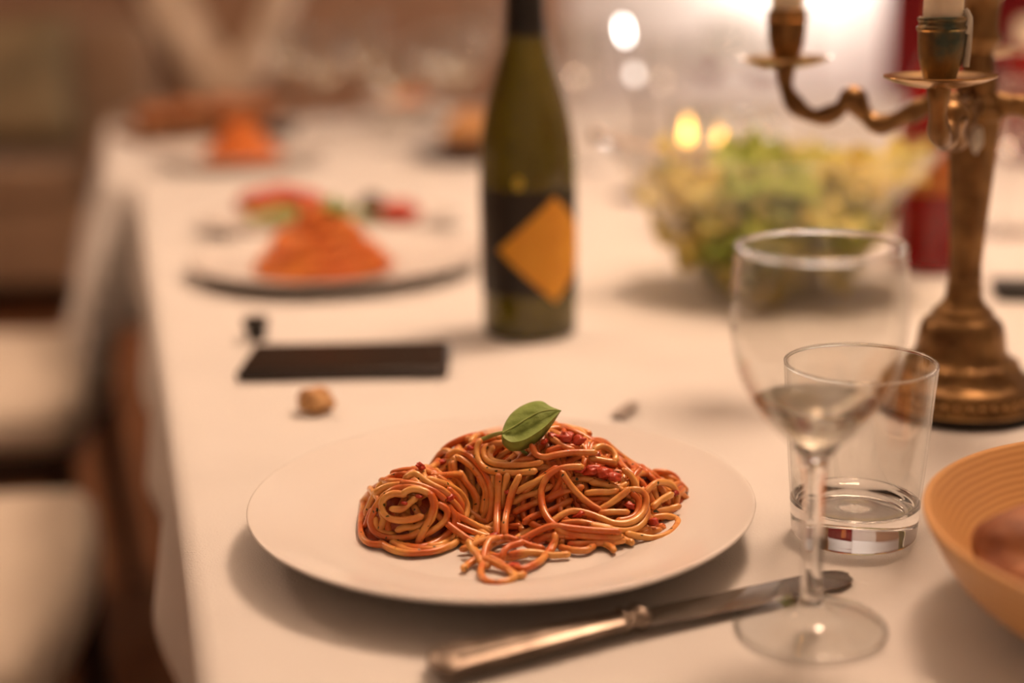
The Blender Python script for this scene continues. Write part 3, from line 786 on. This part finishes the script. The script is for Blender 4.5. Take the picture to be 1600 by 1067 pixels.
for i in range(108):
    src = protos[i % 9]; o = src if i < 9 else src.copy()
    if i >= 9: C.objects.link(o)
    lay = i / 108; z = .024 + .080 * lay
    top = z > .094
    rmax = max(.012, bowl_r(min(z, .128)) - .013)
    # left side holds yellow leaves, the middle green ones, the right pale ones
    want = i % 3
    for _ in range(30):
        a = rl.uniform(0, 2 * PI); r = rmax * math.sqrt(rl.uniform(.35 if not top else 0, 1)); px = r * math.cos(a)
        zone = 2 if px < -.045 else 1 if px < .02 else 0
        if zone == want or rl.random() < .18: break
    py = r * math.sin(a)
    o.location = SC + Vector((px, py, z + (rl.uniform(0, .012) if top else 0)))
    o.rotation_euler = (rl.uniform(-.7, .7) + (.7 * math.sin(a) if not top else 0), rl.uniform(-.5, .5) - (.7 * math.cos(a) if not top else 0), rl.uniform(0, 6.28))
    s = rl.uniform(.78, 1.08); o.scale = (s, s, s)
    tag(o, kn[i % 3] + (' green' if i % 3 != 1 else '') + ' lettuce leaf in the glass salad bowl', 'lettuce', kn[i % 3] + ' lettuce leaves in the glass salad bowl')
def server():
    tip = D(932, 212, 1.27); inn = SC + Vector((-.02, -.02, .095))
    t = thing('salad_server', 'long metal salad spoon leaning out of the glass bowl toward the bottle', 'serving spoon', tip)
    d = inn - tip
    path = crom([Vector((0, 0, 0)), d * .3 + Vector((0, 0, .004)), d * .7 + Vector((0, 0, .002)), d * .86], .01)
    V, Fc = tube(path, lambda q: .0058 - .0022 * q, 12, .5); mesh('handle', V, Fc, M_silver, t)
    V, Fc = blob(.032, .021, .006, 0, 1, 0, 3)
    e = d.normalized(); M = Matrix((e, Vector((-e.y, e.x, 0)).normalized(), e.cross(Vector((-e.y, e.x, 0)).normalized()))).transposed()
    mesh('spoon_head', [M @ Vector(v) + d for v in V], Fc, M_silver, t)
    V, Fc = blob(.0075, .0075, .0075, 0, 1, 0, 2); mesh('end_knob', V, Fc, M_steel, t)
server()

# ================================================================== phone, stopper, crumb, scrap
a, b, c_, d_ = G(371, 597), G(693, 597), G(706, 547), G(404, 547)
cen = (a + b + c_ + d_) / 4
pl, pw = .156, .078
ph = thing('smartphone', 'black smartphone lying face up on the cloth left of the bottle', 'phone', (cen.x, cen.y, TZ), R(0))
V, Fc = rbox(pl, pw, .0078, .0036, 3, (0, 0, .0039)); mesh('body', V, Fc, M_phoneb, ph)
V, Fc = rbox(pl - .006, pw - .006, .0008, .0003, 1, (0, 0, .0081)); mesh('screen', V, Fc, M_phone, ph)
V, Fc = lathe([(0, .0084), (.0022, .0084), (.0022, .0087), (0, .0087)], 16); mesh('earpiece', shift(V, (pl / 2 - .012, 0, 0)), Fc, M_phoneb, ph)
q = G(401, 529)
V, Fc = lathe(smooth_prof([(0, 0), (.0075, 0), (.0085, .001), (.0085, .009), (.0102, .010), (.0105, .016), (.0095, .0178), (0, .018)], 3), 32)
o = mesh('bottle_stopper', V, Fc, M_black, angle=40); o.location = q
tag(o, 'small round black bottle stopper behind the left end of the phone', 'stopper')
q = G(493, 646)
V, Fc = blob(.0135, .0095, .0088, .35, 1.6, 12, 4)
for i, v in enumerate(V):
    k = 1 - .35 * max(0, v.y / .01); V[i] = Vector((v.x * k, v.y * 1.25, v.z * (1 - .2 * v.y / .01)))
o = mesh('bread_crumb', rot(V, 'Z', -.25), Fc, M_bread, angle=80); o.location = q + Vector((0, .006, .0083))
tag(o, 'small torn piece of brown bread on the cloth before the phone', 'bread')
V, Fc = [], []
ol = [(955, 648), (968, 637), (984, 626), (999, 630), (992, 641), (976, 652)]
bp = G(977, 641)
for u, v in ol: V.append(G(u, v, .0022) - bp)
for u, v in ol: V.append(G(u, v, .0004) - bp)
V += [G(978, 640, .004) - bp]
Fc = [(i, (i + 1) % 6, 12) for i in range(6)] + [(i, (i + 1) % 6, 6 + (i + 1) % 6, 6 + i) for i in range(6)] + [tuple(range(11, 5, -1))]
o = mesh('foil_scrap', V, Fc, M_paper, angle=20); o.location = bp
tag(o, 'small grey scrap of foil on the cloth just behind the plate', 'foil')

# ================================================================== further plates
def mound(name, loc, r, h, n, seed, label, group, sag=1.0):
    rr = random.Random(seed); parts = []
    for i in range(n):
        lay = rr.random(); ang = rr.uniform(0, 2 * PI); off = r * .5 * rr.random() * (1 - lay * .6)
        z = h * lay; rad = max(.008, (r * (1 - .85 * lay ** 1.35) - off) * rr.uniform(.75, 1)); ox, oy = off * math.cos(ang), off * math.sin(ang)
        a0, sp_ = rr.uniform(0, 6.28), rr.uniform(2, 5.5); pts = []
        for k in range(9):
            a = a0 + sp_ * k / 8; pts.append((ox + rad * math.cos(a), oy + rad * math.sin(a), max(.0025, z + .004 * math.sin(2 * a + seed) + rr.uniform(-.003, .003))))
        parts.append(tube(crom(pts, .006), .0021, 6))
    core = lathe(smooth_prof([(0, h * .95), (r * .35, h * .76), (r * .68, h * .40), (r * .90, .002), (0, .001)], 3), 24)
    V, Fc = join(parts); o = mesh(name, V, Fc, M_pfar, angle=75, fix=False); o.location = loc; o['kind'] = 'stuff'
    V, Fc = core; mesh('sauce', V, Fc, M_pfar, o, angle=80)
    tag(o, label, 'pasta', group)
def far_plate(loc, r, label):
    V, Fc = lathe(smooth_prof(plate_prof(r, .0175, r * .70), 3), 72)
    o = mesh('dinner_plate', V, Fc, M_plate, angle=60); o.location = loc; tag(o, label, 'plate', 'dinner plates')
p2 = G(528, 420)
far_plate(p2, .147, 'white porcelain plate behind the phone carrying the second spaghetti')
mound('spaghetti', G(507, 421, .0066), .072, .058, 230, 3, 'peaked heap of spaghetti on the plate behind the phone', 'servings of spaghetti')
V, Fc = leaf_mesh(.026, 2); o = mesh('basil_leaf', V, Fc, M_basil, angle=80, fix=False); o.location = G(530, 421, .0066) + Vector((0, 0, .059)); o.rotation_euler = (.3, .2, .5)
tag(o, 'green basil leaf on top of the second heap of spaghetti', 'basil')
p3 = G(375, 254)
far_plate(p3, .135, 'white porcelain plate carrying the third, blurred spaghetti')
mound('spaghetti', G(378, 253, .0066), .066, .060, 190, 6, 'blurred heap of spaghetti on the third plate from the front', 'servings of spaghetti')

# tomato platter behind the second plate
tp = G(512, 330, .02); tp.z = TZ
V, Fc = lathe(smooth_prof([(0, .004), (.085, .0045), (.105, .010), (.128, .014), (.130, .013), (.105, .006), (.08, 0), (0, 0)], 3), 64, wob=lambda r, z, a: (r, z)); V = [(v[0] * 1.18, v[1] * .74, v[2]) for v in V]
o = mesh('serving_platter', V, Fc, M_plate, angle=60); o.location = tp; tag(o, 'oval white platter of tomatoes behind the second plate', 'platter')
for k, (u, v, sz, lab) in enumerate([(408, 309, .026, 'leftmost red tomato wedge on the oval platter'), (440, 306, .029, 'second red tomato wedge from the left on the platter'), (474, 309, .026, 'third red tomato wedge from the left on the platter'), (500, 317, .020, 'small red tomato wedge in the middle of the platter'), (622, 318, .022, 'lone red tomato wedge at the right end of the platter')]):
    z0 = .008; p = G(u, v + 12, .02)
    V, Fc = blob(sz * 1.15, sz * .75, sz * .62, .12, 1.2, k, 3)
    o = mesh('tomato_wedge', V, Fc, M_tomato, angle=80); p.z = TZ + .0052 + sz * .66; o.location = p; tag(o, lab, 'tomato', 'tomato wedges on the platter')
p = G(582, 326, .02); p.z = TZ + .0225
V, Fc = blob(.017, .016, .016, .03, 1, 0, 3); o = mesh('black_olive', V, Fc, M_olive, angle=80); o.location = p; tag(o, 'shiny black olive on the oval tomato platter', 'olive')
for k, (u, v, lab) in enumerate([(436, 334, 'green salad leaf under the tomato wedges on the platter'), (545, 332, 'green salad leaf beside the olive on the platter')]):
    V, Fc = leaf_mesh(.062, 4 + k); V = [(x, y * .8, z * .35) for x, y, z in V]; o = mesh('salad_leaf', V, Fc, M_lett[1], angle=80, fix=False); p = G(u, v, .02); p.z = TZ + .018; o.location = p; tag(o, lab, 'salad leaf')

# bread on a board at the far left
bb = G(320, 211)
V, Fc = rbox(.30, .17, .016, .006, 2, (0, 0, .008)); o = mesh('serving_board', V, Fc, M_plank); o.location = bb; o.rotation_euler = (0, 0, TA + .25); tag(o, 'dark wooden serving board with bread on the far table', 'board')
for k, (dx, dy, sz, lab) in enumerate([(-.095, -.01, .040, 'leftmost golden bread roll on the far serving board'), (-.03, .0, .044, 'second golden bread roll from the left on the far board'), (.040, -.005, .047, 'third golden bread roll from the left on the far board'), (.105, .01, .042, 'rightmost golden bread roll on the far serving board')]):
    V, Fc = blob(sz, sz * .85, sz * .62, .18, 1.5, k + 20, 3); o = mesh('bread_roll', V, Fc, M_crust, angle=80)
    c, s = math.cos(TA + .25), math.sin(TA + .25); o.location = bb + Vector((dx * c - dy * s, dx * s + dy * c, .016 + sz * .60)); tag(o, lab, 'bread', 'bread rolls on the far board')
# small dark bowl
q = G(440, 216); V, Fc = lathe(smooth_prof([(0, .004), (.018, .005), (.030, .022), (.032, .0225), (.022, .004), (.016, 0), (0, 0)], 3), 32)
o = mesh('sauce_bowl', V, Fc, M_ceramic, angle=60); o.location = q; tag(o, 'tiny dark ceramic bowl beside the bread board', 'bowl')
# bread basket items beside the bottle and far orange dish
q = G(725, 246)
V, Fc = lathe(smooth_prof([(0, .004), (.06, .005), (.085, .014), (.087, .013), (.06, 0), (0, 0)], 3), 48); o = mesh('side_plate', V, Fc, M_ceramic, angle=60); o.location = q; tag(o, 'small dark side plate with bread half hidden by the bottle', 'plate')
V, Fc = blob(.05, .04, .034, .2, 1.4, 31, 3); o = mesh('bread_roll', V, Fc, M_bread, angle=80); o.location = q + Vector((.015, 0, .0375)); tag(o, 'golden bread roll on the side plate left of the bottle', 'bread')
q = G(636, 197)
V, Fc = lathe(smooth_prof([(0, .004), (.04, .005), (.075, .048), (.078, .048), (.048, .003), (.04, 0), (0, 0)], 3), 48); o = mesh('serving_dish', V, Fc, M_plate, angle=60); o.location = q; tag(o, 'white dish of pasta far down the table', 'bowl')
mound('pasta_heap', q + Vector((0, 0, .022)), .060, .05, 60, 9, 'orange pasta heaped in the far white dish', 'servings in dishes')

# ================================================================== far glasses
def far_glass(u, v, label, wine=None, s=1.0):
    p = G(u, v); t = thing('wine_glass', label, 'wine glass', p, group='wine glasses down the table')
    glass_parts(t, s, 40, 2, M_tglass)
    if wine:
        pr = smooth_prof(win[:5], 3)[:-1] + [(.0260, .106), (.0318, .1185), (0, .1185)]
        V, Fc = lathe([(r * s, z * s) for r, z in pr], 40); mesh('wine', V, Fc, wine, t, angle=40)
far_glass(508, 205, 'clear wine glass on the far table left of the pasta dish', M_wine, 1.05)
far_glass(573, 196, 'clear wine glass on the far table behind the pasta dish', M_wine, 1.15)
far_glass(715, 212, 'clear wine glass between the pasta dish and the bottle', M_wine, 1.1)
far_glass(758, 178, 'tall clear wine glass just behind the neck of the bottle', None, 1.25)
far_glass(672, 190, 'clear wine glass right of the far pasta dish', M_wine, 1.0)
far_glass(455, 186, 'leftmost clear wine glass on the far table', M_wine, 1.1)
far_glass(620, 232, 'clear wine glass in front of the far pasta dish', M_wine, 1.0)
far_glass(905, 262, 'clear wine glass right of the bottle neck', None, 1.2)
far_glass(1035, 245, 'clear wine glass behind the left votive candle', None, 1.05)
far_glass(1105, 200, 'wine glass of red wine behind the votive candles', M_redwine, 1.0)
far_glass(1190, 206, 'wine glass of red wine below the left candle cup', M_redwine, 1.0)
far_glass(1140, 190, 'clear wine glass between the two glasses of red wine', None, 1.15)
far_glass(1566, 365, 'clear wine glass at the right picture edge behind the candelabra', None, .95)

# votive candles standing just behind the salad bowl
for k, (u, v, hf, lab) in enumerate([(1074, 208, .030, 'brightest of the three votive candles behind the salad bowl'), (1125, 210, .019, 'middle of the three votive candles behind the salad bowl'), (1186, 212, .016, 'right one of the three votive candles behind the salad bowl')]):
    fp = D(u, v, 1.56 + .02 * k); p = Vector((fp.x, fp.y, TZ)); hh = fp.z - TZ - .012
    t = thing('votive_candle', lab, 'candle', p, group='votive candles behind the salad bowl')
    V, Fc = lathe(smooth_prof([(0, .003), (.017, .003), (.020, .010), (.022, hh + .03), (.0228, hh + .03), (.0212, .008), (.019, 0), (0, 0)], 3), 32); mesh('glass_cup', V, Fc, M_tglass, t, angle=60)
    V, Fc = lathe([(0, .0035), (.0185, .0035), (.0195, .02), (.0195, hh), (.004, hh - .003), (0, hh - .003)], 24); mesh('wax_body', V, Fc, M_wax, t, angle=40)
    V, Fc = tube([(0, 0, hh - .004), (0, 0, hh + .006)], .0008, 6); mesh('wick', V, Fc, M_wick, t)
    flame('flame', t, (0, 0, hh + .001), hf)

# red drink bottle behind the salad bowl
q = G(1452, 420)
t = thing('drink_bottle', 'bottle of red drink with orange label behind the candelabra', 'bottle', q)
V, Fc = lathe(smooth_prof([(0, .004), (.022, 0), (.030, .001), (.0345, .006), (.0355, .02), (.0355, .12), (.033, .15), (.024, .185), (.0145, .212), (.0125, .225), (.0125, .240), (0, .240)], 4), 48); mesh('body', V, Fc, M_redliq, t, angle=60)
V, Fc = lathe([(.0359, .078), (.0361, .0785), (.0361, .130), (.0359, .1305)], 48); mesh('label_band', V, Fc, M_redlabel, t, angle=30, fix=False)
V, Fc = lathe(smooth_prof([(0, .236), (.0142, .236), (.0148, .240), (.0148, .252), (.0135, .254), (0, .254)], 3), 32); mesh('cap', V, Fc, M_redlabel, t, angle=40)
# red glass with a cream candle
q = G(1622, 250)
t = thing('candle_vase', 'red glass vase holding a cream pillar candle at the right edge', 'candle holder', q)
V, Fc = lathe(smooth_prof([(0, .006), (.040, .006), (.052, .02), (.060, .07), (.062, .16), (.0645, .162), (.0645, .158), (.063, .07), (.055, .015), (.042, 0), (0, 0)], 3), 48); mesh('glass', V, Fc, M_redglass, t, angle=60)
V, Fc = lathe(smooth_prof([(0, .008), (.042, .008), (.043, .02), (.043, .188), (.040, .195), (.02, .192), (0, .190)], 3), 40); mesh('pillar_candle', V, Fc, M_wax, t, angle=60)
# dark tray edge at the right
q = G(1590, 464); V, Fc = rbox(.10, .05, .012, .004, 2, (0, 0, .006)); o = mesh('dark_coaster', V, Fc, M_felt); o.location = q + Vector((.03, 0, 0)); o.rotation_euler = (0, 0, -.2); tag(o, 'dark flat coaster on the cloth right of the candelabra foot', 'coaster')

# ================================================================== chairs
def chair(fx, fy, label, rz):
    # fx, fy: middle of the seat's front edge; the chair faces +x before turning
    t = thing('dining_chair', label, 'chair', (fx, fy, 0), rz, 'dining chairs along the left side')
    sd, sw, sh = .46, .47, .475
    def bow(co):
        x = co.x + (.028 * (1 - (co.y / (sw / 2)) ** 2) if co.x > 0 else 0); return Vector((x, co.y * (1 - .08 * (co.x < 0)), co.z + (.012 * (1 - (co.y / .24) ** 2) * (1 - (co.x / .24) ** 2) if co.z > 0 else 0)))
    V, Fc = rbox(sd, sw, .075, .030, 5, (-sd / 2 - .02, 0, sh - .0375), None)
    V, Fc = rbox(sd, sw, .075, .030, 5, (0, 0, 0), bow); mesh('seat', shift(V, (-sd / 2 - .02, 0, sh - .045)), Fc, M_fabric, t, angle=70)
    V, Fc = rbox(sd - .02, sw - .02, .05, .004, 2, (-sd / 2 - .02, 0, sh - .107)); mesh('seat_rail', V, Fc, M_darkwood, t)
    for sy in (-1, 1):
        V, Fc = tube([(-.04, sy * (sw / 2 - .03), sh - .09), (-.035, sy * (sw / 2 - .028), .22), (-.02, sy * (sw / 2 - .02), 0)], lambda q: .024 - .009 * q, 12); mesh('leg', V, Fc, M_darkwood, t, angle=60)
        V, Fc = tube(crom([(-sd - .06, sy * (sw / 2 - .04), 0), (-sd - .01, sy * (sw / 2 - .04), .24), (-sd, sy * (sw / 2 - .04), sh), (-sd - .03, sy * (sw / 2 - .045), .72), (-sd - .09, sy * (sw / 2 - .05), .93)], .05), .017, 12); mesh('rear_leg', V, Fc, M_darkwood, t, angle=60)
    V, Fc = rbox(.045, sw - .06, .34, .018, 4); V = [(v.x - sd - .035 - .24 * (v.z + .05) * .75, v.y, v.z + .735) for v in V]; mesh('backrest', V, Fc, M_fabric, t, angle=70)
c1 = G(132, 870, -.28); chair(c1.x, c1.y, 'nearest beige upholstered chair with dark legs at the lower left', TA + R(-6))
c2 = G(160, 560, -.28); chair(c2.x, c2.y, 'second beige upholstered chair from the front behind the nearest one', TA + R(-8))

# ================================================================== sofa with cushions
SX, SY = -2.22, 4.30
s = thing('sofa', 'long taupe fabric sofa against the far brown wall', 'sofa', (SX, SY, 0))
def box(name, sx, sy, sz, bev, c, m, par, seg=4):
    V, Fc = rbox(sx, sy, sz, bev, seg, c); return mesh(name, V, Fc, m, par, angle=60)
SW = 2.0
box('base', SW, .76, .26, .03, (0, .40, .24), M_sofa, s)
box('backrest', SW, .20, .56, .07, (0, .70, .62), M_sofa, s)
for sx in (-1, 1): box('armrest', .18, .78, .50, .06, (sx * (SW / 2 + .02), .40, .36), M_sofa, s)
for k in range(2): box('seat_cushion', SW / 2 - .10, .60, .12, .04, ((k - .5) * (SW / 2 - .09), .30, .425), M_sofa, s)
for sx in (-1, 1):
    for sy in (.06, .72): V, Fc = lathe([(0, 0), (.025, 0), (.032, .11), (0, .11)], 16); mesh('foot', shift(V, (sx * (SW / 2 - .08), sy, 0)), Fc, M_darkwood, s)
def pillow(x, y, z, rz, rx, m, lab, sz=.44):
    V, Fc = [], []; n = 14
    for side in (1, -1):
        for i in range(n + 1):
            for j in range(n + 1):
                a, b = i / n * 2 - 1, j / n * 2 - 1; th = .085 * (max(0, (1 - a ** 4) * (1 - b ** 4))) ** .6
                pin = 1 - .05 * (a * a * b * b < .0) - .06 * (1 - abs(a * b))
                V.append((a * sz / 2 * pin, side * th, b * sz / 2 * pin))
    k = (n + 1) ** 2
    for sd in range(2):
        for i in range(n):
            for j in range(n): Fc.append(tuple(sd * k + q for q in (i * (n + 1) + j, (i + 1) * (n + 1) + j, (i + 1) * (n + 1) + j + 1, i * (n + 1) + j + 1)))
    bm = bmesh.new(); me = bpy.data.meshes.new('x'); me.from_pydata(V, [], Fc); bm.from_mesh(me); bmesh.ops.remove_doubles(bm, verts=bm.verts, dist=.0005)
    bm.verts.index_update(); V = [v.co.copy() for v in bm.verts]; Fc = [tuple(v.index for v in f.verts) for f in bm.faces]; bm.free(); bpy.data.meshes.remove(me)
    o = mesh('cushion', V, Fc, m, angle=80); o.location = (x, y, z); o.rotation_euler = (rx, 0, rz); tag(o, lab, 'cushion', 'cushions on the sofa')
pillow(SX - .40, SY + .44, .72, .15, -.28, M_cush2, 'dark olive cushion leaning at the left of the sofa', .44)
pillow(SX + .06, SY + .42, .72, -.2, -.32, M_cush, 'mottled olive cushion leaning in the middle of the sofa', .46)
pillow(SX + .58, SY + .44, .71, .25, -.26, M_cush, 'mottled olive cushion leaning at the right of the sofa', .44)

# ================================================================== scarf on the far wall, lantern, added highlight bulbs, curtain, pendants
sc = thing('hanging_scarf', 'cream scarf hung in a deep loop on the far brown wall', 'scarf', (-1.05, Y1, .95))
def wallp(u, v, y): d = ray(u, v); k = y / d.y; return Vector((d.x * k, y, CZ + d.z * k))
pts = [wallp(u, v, Y1 - .055) - Vector((-1.05, Y1, .95)) for u, v in ((205, -120), (250, -20), (290, 55), (330, 115), (365, 132), (398, 100), (425, 40), (447, -30), (470, -120))]
for k, (dx, dz, rr) in enumerate(((0, 0, .06), (.035, .055, .05), (-.032, -.04, .05))):
    V, Fc = tube(crom([p + Vector((dx * .7, -.01 * (k == 0), dz)) for p in pts], .03), lambda q, rr=rr: rr * (1 + .15 * math.sin(q * 23 + k)), 12, 1.0); mesh('fold', V, Fc, M_scarf, sc, angle=80)
for p in (pts[0], pts[-1]):
    V, Fc = tube([p + Vector((0, .055, .02)), p + Vector((0, -.06, .02))], .012, 10); mesh('hook', V, Fc, M_brass, sc)

LP = D(1275, -165, 4.75)
lan = thing('floor_lantern', 'glowing white paper globe lamp on a slim stand behind the candelabra', 'lamp', (LP.x, LP.y, 0))
V, Fc = lathe(smooth_prof([(0, -.20), (.08, -.185), (.155, -.13), (.20, 0), (.155, .13), (.08, .185), (0, .20)], 5), 48); mesh('globe', shift(V, (0, 0, LP.z)), Fc, M_lantern, lan, angle=80)
V, Fc = lathe([(0, 0), (.16, 0), (.16, .012), (.02, .03), (.012, .05), (.012, LP.z - .19), (0, LP.z - .19)], 32); mesh('stand', V, Fc, M_lampm, lan, angle=40)

ba, bb_ = D(975, 48, 1.80), D(991, 116, 1.80)  # glowing bulbs added to imitate white reflections on glass, no real lamp
q = Vector((bb_.x + .012, bb_.y, TZ))
wl = thing('highlight_stand', 'two small glowing bulbs added on a slim stand to imitate glass reflections behind the bottle', 'lamp', q)
V, Fc = lathe(smooth_prof([(0, 0), (.036, 0), (.037, .004), (.012, .009), (.004, .014), (.0035, .05), (.0035, bb_.z - TZ - .035), (0, bb_.z - TZ - .034)], 3), 24); mesh('stand', V, Fc, M_steel, wl, angle=50)
for k, (p, r, hh, m) in enumerate(((ba, .0042, .013, M_hilite), (bb_, .0055, .008, M_hilite2))):
    V, Fc = lathe(smooth_prof([(0, -hh), (r * .7, -hh * .7), (r, 0), (r * .7, hh * .7), (0, hh)], 4), 20); mesh('highlight_bulb', shift(rot(V, 'Y', -.2), p - q), Fc, m, wl, angle=80)
    V, Fc = tube(crom([(0, 0, bb_.z - TZ - .04), ((p - q).x * .8, .004, (p - q).z * .5 + .5 * (bb_.z - TZ - .04) - .004), (p - q) + Vector((0, 0, -hh * .9))], .01), .0022, 8); mesh('bracket', V, Fc, M_steel, wl)

# red curtain on the right
V, Fc = [], []; nx, nz = 90, 10
xa = wallp(1384, 60, 4.4).x
for i in range(nx + 1):
    for j in range(nz + 1):
        x = xa + 1.3 * i / nx; z = .02 + 2.45 * j / nz
        V.append((x + (.05 * (1 - j / nz) if i == 0 else 0), 4.4 + .035 * math.sin(i * .85) + .015 * math.sin(i * .31 + j * .2), z))
for i in range(nx):
    for j in range(nz): Fc.append((i * (nz + 1) + j, (i + 1) * (nz + 1) + j, (i + 1) * (nz + 1) + j + 1, i * (nz + 1) + j + 1))
cu = thing('red_curtain', 'floor length dark red curtain at the back right', 'curtain', (xa, 4.4, 0))
o = mesh('curtain_cloth', [Vector(v) - Vector((xa, 4.4, 0)) for v in V], Fc, M_redcloth, cu, angle=80, fix=False)
md = o.modifiers.new('thickness', 'SOLIDIFY'); md.thickness = .003
V, Fc = tube([(-.06, 0, 2.48), (1.38, 0, 2.48)], .012, 12); rod = mesh('curtain_rod', V, Fc, M_lampm, cu)
for x in (0.02, 1.3): V, Fc = tube([(x, 0, 2.48), (x, 0, ZC - .001)], .008, 8); mesh('bracket', V, Fc, M_lampm, cu)

# opal globe pendants over the tables (above the picture)
labs = ['opal globe pendant lamp hanging over the near table', 'opal globe pendant lamp hanging left of the tables before the sofa']
for k, loc in enumerate(PENDANTS):
    t = thing('pendant_lamp', labs[k], 'lamp', loc, group='pendant lamps')
    V, Fc = lathe(smooth_prof([(0, -.18), (.09, -.157), (.156, -.09), (.18, 0), (.156, .09), (.09, .157), (0, .18)], 4), 32); mesh('globe', V, Fc, M_pend[k], t, angle=80)
    V, Fc = lathe([(0, .172), (.045, .172), (.04, .20), (.01, .22), (0, .22)], 24); mesh('cap', V, Fc, M_brass, t, angle=40)
    V, Fc = tube([(0, 0, .215), (0, 0, ZC - loc[2])], .004, 8); mesh('cord', V, Fc, M_black, t)
